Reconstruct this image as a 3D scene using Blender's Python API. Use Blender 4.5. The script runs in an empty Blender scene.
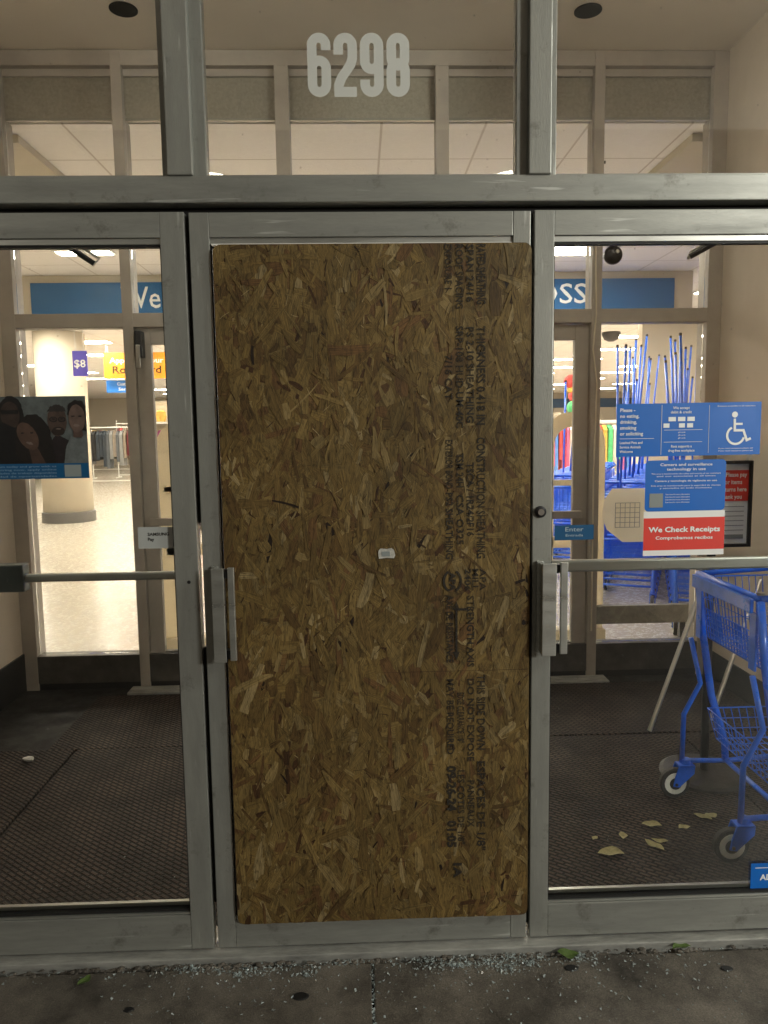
import bpy, bmesh, math, random
from mathutils import Vector, Matrix, noise
R = math.radians
rnd = random.Random(7)
C = bpy.context.scene.collection
S = bpy.context.scene

# ------------------------------------------------------------------ camera, world, light, exposure
def cam_basis(p, y, r):
    f = Vector((math.sin(y)*math.cos(p), math.cos(y)*math.cos(p), -math.sin(p)))
    rt = Vector((math.cos(y), -math.sin(y), 0)); up = rt.cross(f)
    return rt*math.cos(r)+up*math.sin(r), -rt*math.sin(r)+up*math.cos(r), f
cd = bpy.data.cameras.new('camera'); cam = bpy.data.objects.new('camera', cd); C.objects.link(cam)
rt, up, fw = cam_basis(.1084, .0313, -.0144)
M = Matrix((rt, up, -fw)).transposed().to_4x4(); M.translation = Vector((.4485, -2.0859, 1.5421))
cam.matrix_world = M
cd.sensor_fit = 'VERTICAL'; cd.sensor_height = 24; cd.lens = 24*750/1024; cd.clip_start = .05; cd.clip_end = 400
S.camera = cam
S.view_settings.view_transform = 'Standard'; S.view_settings.look = 'None'
S.view_settings.exposure = .33; S.view_settings.gamma = 1
w = bpy.data.worlds.new('World'); S.world = w; w.use_nodes = True
nt = w.node_tree; sk = nt.nodes.new('ShaderNodeTexSky'); sk.sky_type = 'NISHITA'; sk.sun_disc = False
sk.sun_elevation = R(1.5); sk.sun_rotation = R(150)
nt.links.new(sk.outputs[0], nt.nodes['Background'].inputs[0]); nt.nodes['Background'].inputs[1].default_value = .012
def area(name, loc, target, size, power, col, sy=None):
    l = bpy.data.lights.new(name, 'AREA'); l.energy = power; l.color = col; l.size = size
    if sy: l.shape = 'RECTANGLE'; l.size_y = sy
    o = bpy.data.objects.new(name, l); C.objects.link(o); o.location = loc
    o.rotation_euler = (Vector(target)-Vector(loc)).to_track_quat('-Z', 'Y').to_euler(); return o
area('parking_lamp', (6.3, -6.0, 3.1), (1.1, .6, 1.1), .9, 250, (1.0, .98, .88))
area('canopy_lamp', (3.9, -1.6, 3.6), (1.0, 0, 1.8), .4, 34, (.96, 1.0, .91))
area('parking_lamp_far', (-5.5, -7.0, 3.3), (.4, 1.0, 1.0), 1.0, 26, (1.0, .92, .76))
PANEL_E = 46.0
PANEL_COL = (1.0, .88, .74)

# ------------------------------------------------------------------ materials
def mat(name, col, rough=.6, metal=0, spec=.5, emit=None, es=0, noise_amt=0, nscale=20, bump=0, bscale=200, stretch=None, coat=0):
    m = bpy.data.materials.new(name); m.use_nodes = True; n = m.node_tree.nodes; L = m.node_tree.links
    b = n['Principled BSDF']; b.inputs['Base Color'].default_value = (*col, 1)
    b.inputs['Roughness'].default_value = rough; b.inputs['Metallic'].default_value = metal
    b.inputs['Specular IOR Level'].default_value = spec; b.inputs['Coat Weight'].default_value = coat
    if emit: b.inputs['Emission Color'].default_value = (*emit, 1); b.inputs['Emission Strength'].default_value = es
    tc = n.new('ShaderNodeTexCoord'); mp = n.new('ShaderNodeMapping'); L.new(tc.outputs['Object'], mp.inputs[0])
    if stretch: mp.inputs['Scale'].default_value = stretch
    if noise_amt:
        t = n.new('ShaderNodeTexNoise'); t.inputs['Scale'].default_value = nscale; t.inputs['Detail'].default_value = 6; t.inputs['Roughness'].default_value = .65
        L.new(mp.outputs[0], t.inputs[0])
        cr = n.new('ShaderNodeMapRange'); cr.inputs[1].default_value = .3; cr.inputs[2].default_value = .7
        cr.inputs[3].default_value = 1-noise_amt; cr.inputs[4].default_value = 1+noise_amt*.6
        L.new(t.outputs[0], cr.inputs[0])
        mx = n.new('ShaderNodeVectorMath'); mx.operation = 'SCALE'; mx.inputs[0].default_value = col
        L.new(cr.outputs[0], mx.inputs['Scale']); L.new(mx.outputs[0], b.inputs['Base Color'])
        r2 = n.new('ShaderNodeMapRange'); r2.inputs[1].default_value = .3; r2.inputs[2].default_value = .7
        r2.inputs[3].default_value = min(1, rough+.15); r2.inputs[4].default_value = max(.05, rough-.1)
        L.new(t.outputs[0], r2.inputs[0]); L.new(r2.outputs[0], b.inputs['Roughness'])
    if bump:
        t2 = n.new('ShaderNodeTexNoise'); t2.inputs['Scale'].default_value = bscale; t2.inputs['Detail'].default_value = 4
        L.new(mp.outputs[0], t2.inputs[0])
        bp = n.new('ShaderNodeBump'); bp.inputs['Strength'].default_value = bump; bp.inputs['Distance'].default_value = .002
        L.new(t2.outputs[0], bp.inputs['Height']); L.new(bp.outputs[0], b.inputs['Normal'])
    return m
def glass_mat(name, tint=(.97, .985, .975), refl=1.0):
    m = bpy.data.materials.new(name); m.use_nodes = True; n = m.node_tree.nodes; L = m.node_tree.links
    n.remove(n['Principled BSDF']); out = n['Material Output']
    tr = n.new('ShaderNodeBsdfTransparent'); tr.inputs[0].default_value = (*tint, 1)
    gl = n.new('ShaderNodeBsdfGlossy'); gl.inputs['Roughness'].default_value = .02
    df = n.new('ShaderNodeBsdfDiffuse'); df.inputs[0].default_value = (.6, .6, .58, 1)
    fr = n.new('ShaderNodeFresnel'); fr.inputs[0].default_value = 1.5
    mx = n.new('ShaderNodeMixShader'); L.new(fr.outputs[0], mx.inputs[0]); L.new(tr.outputs[0], mx.inputs[1]); L.new(gl.outputs[0], mx.inputs[2])
    # dust film and wiping smears on the glass
    tc = n.new('ShaderNodeTexCoord'); mp = n.new('ShaderNodeMapping'); mp.inputs['Rotation'].default_value = (0, .6, 0); mp.inputs['Scale'].default_value = (6, 1, 1.5)
    nz = n.new('ShaderNodeTexNoise'); nz.inputs['Scale'].default_value = 2.5; nz.inputs['Detail'].default_value = 5
    L.new(tc.outputs['Object'], mp.inputs[0]); L.new(mp.outputs[0], nz.inputs[0])
    vr = n.new('ShaderNodeTexVoronoi'); vr.inputs['Scale'].default_value = 28; L.new(tc.outputs['Object'], vr.inputs[0])
    sp = n.new('ShaderNodeMapRange'); sp.inputs[1].default_value = .05; sp.inputs[2].default_value = .1; sp.inputs[3].default_value = .2; sp.inputs[4].default_value = 0
    L.new(vr.outputs['Distance'], sp.inputs[0])
    nz2 = n.new('ShaderNodeTexNoise'); nz2.inputs['Scale'].default_value = 5; L.new(tc.outputs['Object'], nz2.inputs[0])
    gt = n.new('ShaderNodeMath'); gt.operation = 'GREATER_THAN'; gt.inputs[1].default_value = .58; L.new(nz2.outputs[0], gt.inputs[0])
    ml = n.new('ShaderNodeMath'); ml.operation = 'MULTIPLY'; L.new(sp.outputs[0], ml.inputs[0]); L.new(gt.outputs[0], ml.inputs[1])
    mr = n.new('ShaderNodeMapRange'); mr.inputs[1].default_value = .42; mr.inputs[2].default_value = .75; mr.inputs[3].default_value = .0; mr.inputs[4].default_value = .003
    L.new(nz.outputs[0], mr.inputs[0])
    ad = n.new('ShaderNodeMath'); ad.operation = 'ADD'; L.new(mr.outputs[0], ad.inputs[0]); L.new(ml.outputs[0], ad.inputs[1])
    m2 = n.new('ShaderNodeMixShader'); L.new(ad.outputs[0], m2.inputs[0]); L.new(mx.outputs[0], m2.inputs[1]); L.new(df.outputs[0], m2.inputs[2])
    L.new(m2.outputs[0], out.inputs[0]); return m

MT = {}
def aluminium(name, stretch):
    m = mat(name, (.315, .32, .295), .42, .45, noise_amt=.3, nscale=3, stretch=stretch, bump=.2, bscale=90); n = m.node_tree.nodes; L = m.node_tree.links; b = n['Principled BSDF']
    src = b.inputs['Base Color'].links[0].from_socket; tc = n.new('ShaderNodeTexCoord')
    g1 = n.new('ShaderNodeTexNoise'); g1.inputs['Scale'].default_value = 9; g1.inputs['Detail'].default_value = 9; g1.inputs['Roughness'].default_value = .75; L.new(tc.outputs['Object'], g1.inputs[0])
    r1 = n.new('ShaderNodeMapRange'); r1.inputs[1].default_value = .56; r1.inputs[2].default_value = .72; r1.inputs[3].default_value = 0; r1.inputs[4].default_value = .75; L.new(g1.outputs[0], r1.inputs[0])
    mx = n.new('ShaderNodeMix'); mx.data_type = 'RGBA'; L.new(r1.outputs[0], mx.inputs[0]); L.new(src, mx.inputs[6]); mx.inputs[7].default_value = (.10, .092, .078, 1)
    mp = n.new('ShaderNodeMapping'); mp.inputs['Scale'].default_value = (60, 60, 4) if stretch[2] < 1 else (4, 60, 60); mp.inputs['Rotation'].default_value = (0, .15, 0); L.new(tc.outputs['Object'], mp.inputs[0])
    g2 = n.new('ShaderNodeTexNoise'); g2.inputs['Scale'].default_value = 1; g2.inputs['Detail'].default_value = 3; L.new(mp.outputs[0], g2.inputs[0])
    r2 = n.new('ShaderNodeMapRange'); r2.inputs[1].default_value = .66; r2.inputs[2].default_value = .72; r2.inputs[3].default_value = 0; r2.inputs[4].default_value = .5; L.new(g2.outputs[0], r2.inputs[0])
    m2 = n.new('ShaderNodeMix'); m2.data_type = 'RGBA'; L.new(r2.outputs[0], m2.inputs[0]); L.new(mx.outputs[2], m2.inputs[6]); m2.inputs[7].default_value = (.68, .69, .66, 1); L.new(m2.outputs[2], b.inputs['Base Color'])
    return m
MT['alu'] = aluminium('anodised_aluminium', (3, 3, .6)); MT['alu_h'] = aluminium('anodised_aluminium_rail', (.7, 3, 5))
MT['alu_b'] = mat('brushed_aluminium', (.55, .56, .53), .36, .85, noise_amt=.15, nscale=4, stretch=(1, 1, 8))
MT['alu_in'] = mat('warm_lit_aluminium', (.41, .37, .325), .5, .15, noise_amt=.15, nscale=4)  # same aluminium as the outer frame, with warm light put into the tint
MT['gasket'] = mat('black_gasket', (.008, .008, .008), .6)
MT['thresh'] = mat('threshold_metal', (.40, .40, .375), .45, .4, noise_amt=.5, nscale=9, stretch=(.7, 3, 3), bump=.3, bscale=60)
MT['alu_dark'] = mat('dark_bronze_kick_rail', (.075, .068, .06), .5, .2, noise_amt=.4, nscale=8)
MT['glass'] = glass_mat('window_glass')
MT['wall'] = mat('painted_plaster', (.70, .62, .52), .7, noise_amt=.08, nscale=3, bump=.2, bscale=150)
MT['ceil'] = mat('painted_ceiling', (.9, .82, .72), .8, noise_amt=.05, nscale=2, bump=.15, bscale=120)
MT['base'] = mat('black_vinyl_base', (.012, .012, .012), .45)
MT['store_wall'] = mat('store_paint', (.58, .52, .42), .7, noise_amt=.05, nscale=2)
MT['film'] = mat('speckled_grey_panel', (.47, .40, .33), .7, noise_amt=.2, nscale=60, bump=.3, bscale=200)
MT['white'] = mat('white_plastic', (.78, .77, .73), .45)
MT['cream'] = mat('cream_plastic', (.7, .63, .5), .5)
MT['blue'] = mat('cart_blue_paint', (.003, .145, .9), .32, 0, noise_amt=.25, nscale=14, coat=.4)
MT['bluewire'] = mat('cart_blue_wire', (.006, .14, .8), .3, 0)
MT['black'] = mat('black_paint', (.012, .012, .013), .4)
MT['rubber'] = mat('tyre_rubber', (.03, .03, .03), .6, noise_amt=.3, nscale=30)
MT['rim'] = mat('wheel_rim_plastic', (.98, .96, .86), .5, noise_amt=.1, nscale=50)
MT['chrome'] = mat('dull_chrome', (.6, .6, .58), .3, 1)
MT['sblue'] = mat('sticker_blue', (.0, .135, .56), .4, noise_amt=.06, nscale=10)
MT['sblue_d'] = mat('sticker_dark_blue', (.004, .08, .2), .4)
MT['banner'] = mat('banner_blue', (.02, .13, .33), .6, noise_amt=.05, nscale=3)
MT['sred'] = mat('sticker_red', (.75, .05, .035), .4, noise_amt=.06, nscale=10)
MT['swhite'] = mat('sticker_white', (.85, .86, .85), .5)
MT['sletter'] = mat('white_lettering', (.88, .9, .9), .5)
MT['sgrey'] = mat('sticker_grey', (.24, .27, .27), .5)
def ink():
    m = mat('black_ink', (.02, .015, .01), .8); n = m.node_tree.nodes; L = m.node_tree.links; b = n['Principled BSDF']
    tc = n.new('ShaderNodeTexCoord'); t = n.new('ShaderNodeTexNoise'); t.inputs['Scale'].default_value = 70; t.inputs['Detail'].default_value = 8; t.inputs['Roughness'].default_value = .8; L.new(tc.outputs['Object'], t.inputs[0])
    t2 = n.new('ShaderNodeTexNoise'); t2.inputs['Scale'].default_value = 9; L.new(tc.outputs['Object'], t2.inputs[0])
    a = n.new('ShaderNodeMath'); a.operation = 'MULTIPLY_ADD'; a.inputs[1].default_value = .9; L.new(t2.outputs[0], a.inputs[0]); L.new(t.outputs[0], a.inputs[2])
    r = n.new('ShaderNodeMapRange'); r.inputs[1].default_value = .78; r.inputs[2].default_value = 1.1; r.inputs[3].default_value = 1; r.inputs[4].default_value = .7; L.new(a.outputs[0], r.inputs[0])
    tr = n.new('ShaderNodeBsdfTransparent'); mx = n.new('ShaderNodeMixShader'); L.new(r.outputs[0], mx.inputs[0]); L.new(tr.outputs[0], mx.inputs[1]); L.new(b.outputs[0], mx.inputs[2]); L.new(mx.outputs[0], n['Material Output'].inputs[0]); return m
MT['ink'] = ink()
MT['orange'] = mat('sign_orange', (.75, .28, .02), .5)
MT['purple'] = mat('sign_purple', (.09, .07, .5), .5)
MT['sky_blue'] = mat('sign_bright_blue', (.02, .2, .7), .5)
MT['dark_steel'] = mat('dark_steel', (.05, .05, .055), .4, .6)
MT['leaf1'] = mat('dry_leaf', (.40, .36, .17), .7, noise_amt=.4, nscale=40)
MT['leaf2'] = mat('green_leaf', (.09, .15, .03), .6, noise_amt=.4, nscale=40)
MT['lamp_black'] = mat('dark_recess', (.003, .003, .003), .9, spec=.05)
MT['panel'] = mat('light_diffuser', (.8, .8, .8), .5, emit=PANEL_COL, es=PANEL_E)
MT['shelf_back'] = mat('store_far_wall', (.55, .5, .42), .8)
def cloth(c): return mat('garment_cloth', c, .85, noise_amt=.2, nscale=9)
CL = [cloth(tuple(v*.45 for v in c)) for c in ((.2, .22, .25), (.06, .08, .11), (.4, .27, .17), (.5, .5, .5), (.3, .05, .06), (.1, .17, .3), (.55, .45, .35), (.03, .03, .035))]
CLB = [cloth(c) for c in ((.6, .08, .08), (.7, .15, .3), (.1, .5, .2), (.75, .45, .1), (.1, .25, .65), (.7, .65, .6), (.45, .12, .3))]

def translucent(name, col):
    m = mat(name, col, .5); n = m.node_tree.nodes; L = m.node_tree.links; b = n['Principled BSDF']
    tl = n.new('ShaderNodeBsdfTranslucent'); tl.inputs[0].default_value = (*col, 1); mx = n.new('ShaderNodeMixShader'); mx.inputs[0].default_value = .55
    L.new(b.outputs[0], mx.inputs[1]); L.new(tl.outputs[0], mx.inputs[2]); L.new(mx.outputs[0], n['Material Output'].inputs[0]); return m
MT['opal'] = translucent('translucent_cream_plastic', (.85, .78, .64))
def tile_mat(name, col, sx, sy, seam, seamcol, rough, nz=.08, bumpd=0, offs=0, nsc=30):
    m = mat(name, col, rough, noise_amt=nz, nscale=nsc); n = m.node_tree.nodes; L = m.node_tree.links; b = n['Principled BSDF']
    tc = n.new('ShaderNodeTexCoord'); br = n.new('ShaderNodeTexBrick'); br.offset = offs
    br.inputs['Scale'].default_value = 1; br.inputs['Brick Width'].default_value = sx; br.inputs['Row Height'].default_value = sy; br.inputs['Mortar Size'].default_value = seam
    br.inputs['Mortar Smooth'].default_value = .2; br.inputs['Bias'].default_value = 0
    L.new(tc.outputs['Object'], br.inputs[0])
    src = b.inputs['Base Color'].links[0].from_socket
    mx = n.new('ShaderNodeMix'); mx.data_type = 'RGBA'; L.new(br.outputs['Fac'], mx.inputs[0]); L.new(src, mx.inputs[6]); mx.inputs[7].default_value = (*seamcol, 1)
    L.new(mx.outputs[2], b.inputs['Base Color'])
    return m
MT['act'] = tile_mat('acoustic_ceiling_tile', (.9, .86, .83), .61, .61, .008, (.6, .55, .5), .9, .04)
MT['vct'] = tile_mat('vinyl_floor_tile', (.50, .455, .385), .305, .305, .0015, (.45, .4, .33), .22, .1)
MT['dark_tile'] = mat('dark_vestibule_floor', (.012, .011, .01), .6, noise_amt=.5, spec=.25, nscale=8, bump=.3, bscale=60)

def rubber_mat():
    m = mat('ridged_rubber_mat', (.035, .025, .022), .7, spec=.2); n = m.node_tree.nodes; L = m.node_tree.links; b = n['Principled BSDF']
    tc = n.new('ShaderNodeTexCoord'); mp = n.new('ShaderNodeMapping'); mp.inputs['Rotation'].default_value = (0, 0, R(38)); L.new(tc.outputs['Object'], mp.inputs[0])
    br = n.new('ShaderNodeTexBrick'); br.offset = .5; br.inputs['Scale'].default_value = 1; br.inputs['Brick Width'].default_value = .042; br.inputs['Row Height'].default_value = .019
    br.inputs['Mortar Size'].default_value = .0062; br.inputs['Mortar Smooth'].default_value = .7; L.new(mp.outputs[0], br.inputs[0])
    nz = n.new('ShaderNodeTexNoise'); nz.inputs['Scale'].default_value = 3; nz.inputs['Detail'].default_value = 8; nz.inputs['Roughness'].default_value = .7; L.new(tc.outputs['Object'], nz.inputs[0])
    cr = n.new('ShaderNodeValToRGB'); e = cr.color_ramp.elements; e[0].position = .36; e[0].color = (.022, .014, .011, 1); e[1].position = .66; e[1].color = (.098, .067, .054, 1); L.new(nz.outputs[0], cr.inputs[0])
    mx = n.new('ShaderNodeMix'); mx.data_type = 'RGBA'; L.new(br.outputs['Fac'], mx.inputs[0]); L.new(cr.outputs[0], mx.inputs[6]); mx.inputs[7].default_value = (.004, .0035, .003, 1)
    L.new(mx.outputs[2], b.inputs['Base Color'])
    iv = n.new('ShaderNodeMath'); iv.operation = 'SUBTRACT'; iv.inputs[0].default_value = 1; L.new(br.outputs['Fac'], iv.inputs[1])
    bp = n.new('ShaderNodeBump'); bp.inputs['Strength'].default_value = 1; bp.inputs['Distance'].default_value = .004; L.new(iv.outputs[0], bp.inputs['Height']); L.new(bp.outputs[0], b.inputs['Normal'])
    return m
MT['mat'] = rubber_mat()
def concrete():
    m = mat('worn_concrete', (.1, .09, .08), .6); n = m.node_tree.nodes; L = m.node_tree.links; b = n['Principled BSDF']
    tc = n.new('ShaderNodeTexCoord'); nz = n.new('ShaderNodeTexNoise'); nz.inputs['Scale'].default_value = 4; nz.inputs['Detail'].default_value = 10; nz.inputs['Roughness'].default_value = .7; L.new(tc.outputs['Object'], nz.inputs[0])
    cr = n.new('ShaderNodeValToRGB'); e = cr.color_ramp.elements; e[0].position = .32; e[0].color = (.026, .022, .018, 1); e[1].position = .64; e[1].color = (.17, .15, .125, 1); L.new(nz.outputs[0], cr.inputs[0])
    n3 = n.new('ShaderNodeTexNoise'); n3.inputs['Scale'].default_value = 240; n3.inputs['Detail'].default_value = 3; L.new(tc.outputs['Object'], n3.inputs[0])
    mr = n.new('ShaderNodeMapRange'); mr.inputs[1].default_value = .3; mr.inputs[2].default_value = .7; mr.inputs[3].default_value = .65; mr.inputs[4].default_value = 1.3; L.new(n3.outputs[0], mr.inputs[0])
    sc = n.new('ShaderNodeVectorMath'); sc.operation = 'SCALE'; L.new(cr.outputs[0], sc.inputs[0]); L.new(mr.outputs[0], sc.inputs['Scale']); L.new(sc.outputs[0], b.inputs['Base Color'])
    bp = n.new('ShaderNodeBump'); bp.inputs['Strength'].default_value = .6; bp.inputs['Distance'].default_value = .003; L.new(n3.outputs[0], bp.inputs['Height']); L.new(bp.outputs[0], b.inputs['Normal'])
    return m
MT['conc'] = concrete()
def osb_mat():
    m = bpy.data.materials.new('oriented_strand_wood'); m.use_nodes = True; n = m.node_tree.nodes; L = m.node_tree.links; b = n['Principled BSDF']
    at = n.new('ShaderNodeAttribute'); at.attribute_name = 'flake'
    uv = n.new('ShaderNodeUVMap'); mp = n.new('ShaderNodeMapping'); mp.inputs['Scale'].default_value = (14, 420, 1); L.new(uv.outputs[0], mp.inputs[0])
    nz = n.new('ShaderNodeTexNoise'); nz.inputs['Scale'].default_value = 1; nz.inputs['Detail'].default_value = 5; nz.inputs['Distortion'].default_value = .6; L.new(mp.outputs[0], nz.inputs[0])
    mr = n.new('ShaderNodeMapRange'); mr.inputs[1].default_value = .25; mr.inputs[2].default_value = .75; mr.inputs[3].default_value = .45; mr.inputs[4].default_value = 1.4; L.new(nz.outputs[0], mr.inputs[0])
    sc = n.new('ShaderNodeVectorMath'); sc.operation = 'SCALE'; L.new(at.outputs['Color'], sc.inputs[0]); L.new(mr.outputs[0], sc.inputs['Scale'])
    tc = n.new('ShaderNodeTexCoord'); nb = n.new('ShaderNodeTexNoise'); nb.inputs['Scale'].default_value = 5; nb.inputs['Detail'].default_value = 4; L.new(tc.outputs['Object'], nb.inputs[0])
    m2 = n.new('ShaderNodeMapRange'); m2.inputs[1].default_value = .3; m2.inputs[2].default_value = .7; m2.inputs[3].default_value = .64; m2.inputs[4].default_value = 1.08; L.new(nb.outputs[0], m2.inputs[0])
    s2 = n.new('ShaderNodeVectorMath'); s2.operation = 'SCALE'; L.new(sc.outputs[0], s2.inputs[0]); L.new(m2.outputs[0], s2.inputs['Scale'])
    mp3 = n.new('ShaderNodeMapping'); mp3.inputs['Scale'].default_value = (1, 1, .3); L.new(tc.outputs['Object'], mp3.inputs[0])
    n3 = n.new('ShaderNodeTexNoise'); n3.inputs['Scale'].default_value = 95; n3.inputs['Detail'].default_value = 5; n3.inputs['Roughness'].default_value = .7; n3.inputs['Distortion'].default_value = 1.2; L.new(mp3.outputs[0], n3.inputs[0])
    m3 = n.new('ShaderNodeMapRange'); m3.inputs[1].default_value = .34; m3.inputs[2].default_value = .52; m3.inputs[3].default_value = .5; m3.inputs[4].default_value = 1.08; L.new(n3.outputs[0], m3.inputs[0])
    s3_ = n.new('ShaderNodeVectorMath'); s3_.operation = 'SCALE'; L.new(s2.outputs[0], s3_.inputs[0]); L.new(m3.outputs[0], s3_.inputs['Scale']); L.new(s3_.outputs[0], b.inputs['Base Color'])
    b.inputs['Roughness'].default_value = .6; b.inputs['Specular IOR Level'].default_value = .35
    bp = n.new('ShaderNodeBump'); bp.inputs['Strength'].default_value = .5; bp.inputs['Distance'].default_value = .001; L.new(nz.outputs[0], bp.inputs['Height']); L.new(bp.outputs[0], b.inputs['Normal'])
    return m
MT['osb'] = osb_mat()
def shard_mat():
    m = mat('crushed_glass', (.6, .68, .68), .1, spec=.9); b = m.node_tree.nodes['Principled BSDF']; b.inputs['Transmission Weight'].default_value = .55; return m
MT['shard'] = shard_mat()

# ------------------------------------------------------------------ helpers
def wl(o):
    v = Vector((0, 0, 0))
    while o: v += o.location; o = o.parent
    return v
def obj(name, bm, m, parent=None, label=None, smooth=False):
    me = bpy.data.meshes.new(name)
    if parent: bmesh.ops.translate(bm, verts=bm.verts, vec=-wl(parent))
    bm.normal_update()
    if smooth:
        for f in bm.faces: f.smooth = True
    bm.to_mesh(me); bm.free(); me.materials.append(m)
    o = bpy.data.objects.new(name, me); C.objects.link(o)
    if parent: o.parent = parent
    if label: o['label'] = label
    return o
def tag(o, label=None, cat=None, group=None, kind=None):
    if label: o['label'] = label
    if cat: o['category'] = cat
    if group: o['group'] = group
    if kind: o['kind'] = kind
    return o
def thing(name, label, cat, loc=(0, 0, 0), group=None):
    o = bpy.data.objects.new(name, None); C.objects.link(o); o.location = loc; o.empty_display_size = .1
    return tag(o, label, cat, group)
def struct(name, bm, m): return tag(obj(name, bm, m), kind='structure')
def copy_tree(o, parent=None):
    c = o.copy(); C.objects.link(c); c.parent = parent
    for ch in [x for x in C.objects if x.parent == o]: copy_tree(ch, c)
    return c
def B(*boxes, bev=0):
    bm = bmesh.new()
    for b in boxes: box(bm, *b, bev=bev)
    return bm
def box(bm, x0, x1, y0, y1, z0, z1, bev=0):
    t = bmesh.new(); r = bmesh.ops.create_cube(t, size=1)
    for v in t.verts: v.co = Vector(((x0+x1)/2+v.co.x*(x1-x0), (y0+y1)/2+v.co.y*(y1-y0), (z0+z1)/2+v.co.z*(z1-z0)))
    if bev: bmesh.ops.bevel(t, geom=t.edges[:], offset=bev, segments=2, affect='EDGES', profile=.6)
    me = bpy.data.meshes.new('t'); t.to_mesh(me); t.free(); bm.from_mesh(me); bpy.data.meshes.remove(me)
def tube(bm, pts, r, n=8, closed=False, cap=True, r2=None, flat=None):
    pts = [Vector(p) for p in pts]; rings = []; N = len(pts); ref = None
    for i, p in enumerate(pts):
        if closed: d = (pts[(i+1) % N]-pts[i-1])
        else: d = pts[min(i+1, N-1)]-pts[max(i-1, 0)]
        d.normalize()
        if ref is None: ref = Vector((0, 0, 1)) if abs(d.z) < .9 else Vector((0, 1, 0))
        a = (ref - d*ref.dot(d)).normalized(); ref = a; b = d.cross(a)
        ra, rb = (r, r) if flat is None else flat
        rings.append([bm.verts.new(p+(a*math.cos(2*math.pi*k/n)*ra+b*math.sin(2*math.pi*k/n)*rb)) for k in range(n)])
    rg = range(N) if closed else range(N-1)
    for i in rg:
        A, Bq = rings[i], rings[(i+1) % N]
        for k in range(n): bm.faces.new((A[k], A[(k+1) % n], Bq[(k+1) % n], Bq[k]))
    if cap and not closed: bm.faces.new(rings[0][::-1]); bm.faces.new(rings[-1])
def lathe(bm, prof, cen, axis='z', n=32):
    cen = Vector(cen); rings = []
    for r, h in prof:
        ring = []
        for k in range(n):
            a = 2*math.pi*k/n; c, s = r*math.cos(a), r*math.sin(a)
            v = {'z': (c, s, h), 'y': (c, h, s), 'x': (h, c, s)}[axis]; ring.append(bm.verts.new(cen+Vector(v)))
        rings.append(ring)
    for A, Bq in zip(rings, rings[1:]):
        for k in range(n): bm.faces.new((A[k], A[(k+1) % n], Bq[(k+1) % n], Bq[k]))
    bm.faces.new(rings[0][::-1]); bm.faces.new(rings[-1]); bmesh.ops.recalc_face_normals(bm, faces=bm.faces)
def poly(bm, pts, y, th=0.0):
    """outline given as (x,z) at depth y facing -Y, thickness th towards +Y"""
    f = [bm.verts.new((x, y, z)) for x, z in pts]; bm.faces.new(f)
    if th:
        g = [bm.verts.new((x, y+th, z)) for x, z in pts]; bm.faces.new(g[::-1])
        for i in range(len(f)): j = (i+1) % len(f); bm.faces.new((f[i], g[i], g[j], f[j]))
    bmesh.ops.recalc_face_normals(bm, faces=bm.faces)
def ell(cx, cz, rx, rz, n=28, a0=0, a1=360): return [(cx+rx*math.cos(R(a0+(a1-a0)*k/n)), cz+rz*math.sin(R(a0+(a1-a0)*k/n))) for k in range(n+(0 if a1-a0 == 360 else 1))]
def text(bm, s, x, z, y, h, width=None, rot=0, bold=0.0, align='LEFT', sx=1.0):
    """h = cap height; width = fitted total width; rot in the x-z plane (degrees)"""
    cu = bpy.data.curves.new('t', 'FONT'); cu.body = s; cu.size = 1; cu.align_x = 'LEFT'; cu.offset = bold; cu.resolution_u = 2
    o = bpy.data.objects.new('t', cu); C.objects.link(o); bpy.context.view_layer.update()
    me = bpy.data.meshes.new_from_object(o.evaluated_get(bpy.context.evaluated_depsgraph_get()))
    C.objects.unlink(o); bpy.data.objects.remove(o); bpy.data.curves.remove(cu)
    if not len(me.vertices): return
    xs = [v.co.x for v in me.vertices]; x0, x1 = min(xs), max(xs); k = h/.70
    kx = k*sx if width is None else width/(x1-x0)
    W = (x1-x0)*kx; ox = {'LEFT': 0, 'CENTER': -W/2, 'RIGHT': -W}[align]
    c, sn = math.cos(R(rot)), math.sin(R(rot))
    for v in me.vertices:
        a = (v.co.x-x0)*kx+ox; b = v.co.y*k; v.co = (x+a*c-b*sn, y, z+a*sn+b*c)
    bm.from_mesh(me); bpy.data.meshes.remove(me)
def ribbon(bm, pts, hw, y, closed=False):
    P = [Vector((a, b)) for a, b in pts]; N = len(P); L_, R_ = [], []
    for i, p in enumerate(P):
        if closed: d0 = (p-P[i-1]).normalized(); d1 = (P[(i+1) % N]-p).normalized()
        else: d0 = (p-P[max(i-1, 0)]); d1 = (P[min(i+1, N-1)]-p); d0 = (d0 if d0.length else d1).normalized(); d1 = (d1 if d1.length else d0).normalized()
        t = (d0+d1).normalized(); nrm = Vector((-t.y, t.x)); q = hw/max(.35, nrm.dot(Vector((-d0.y, d0.x))))
        L_.append(bm.verts.new((p.x+nrm.x*q, y, p.y+nrm.y*q))); R_.append(bm.verts.new((p.x-nrm.x*q, y, p.y-nrm.y*q)))
    for i in range(N if closed else N-1):
        j = (i+1) % N; bm.faces.new((L_[i], R_[i], R_[j], L_[j]))

# ------------------------------------------------------------------ SETTING
CZ = 3.67      # vestibule ceiling
SC = 3.31      # store ceiling
IY = 2.38      # inner storefront front face
XL, XR = -1.60, 2.60
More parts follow.
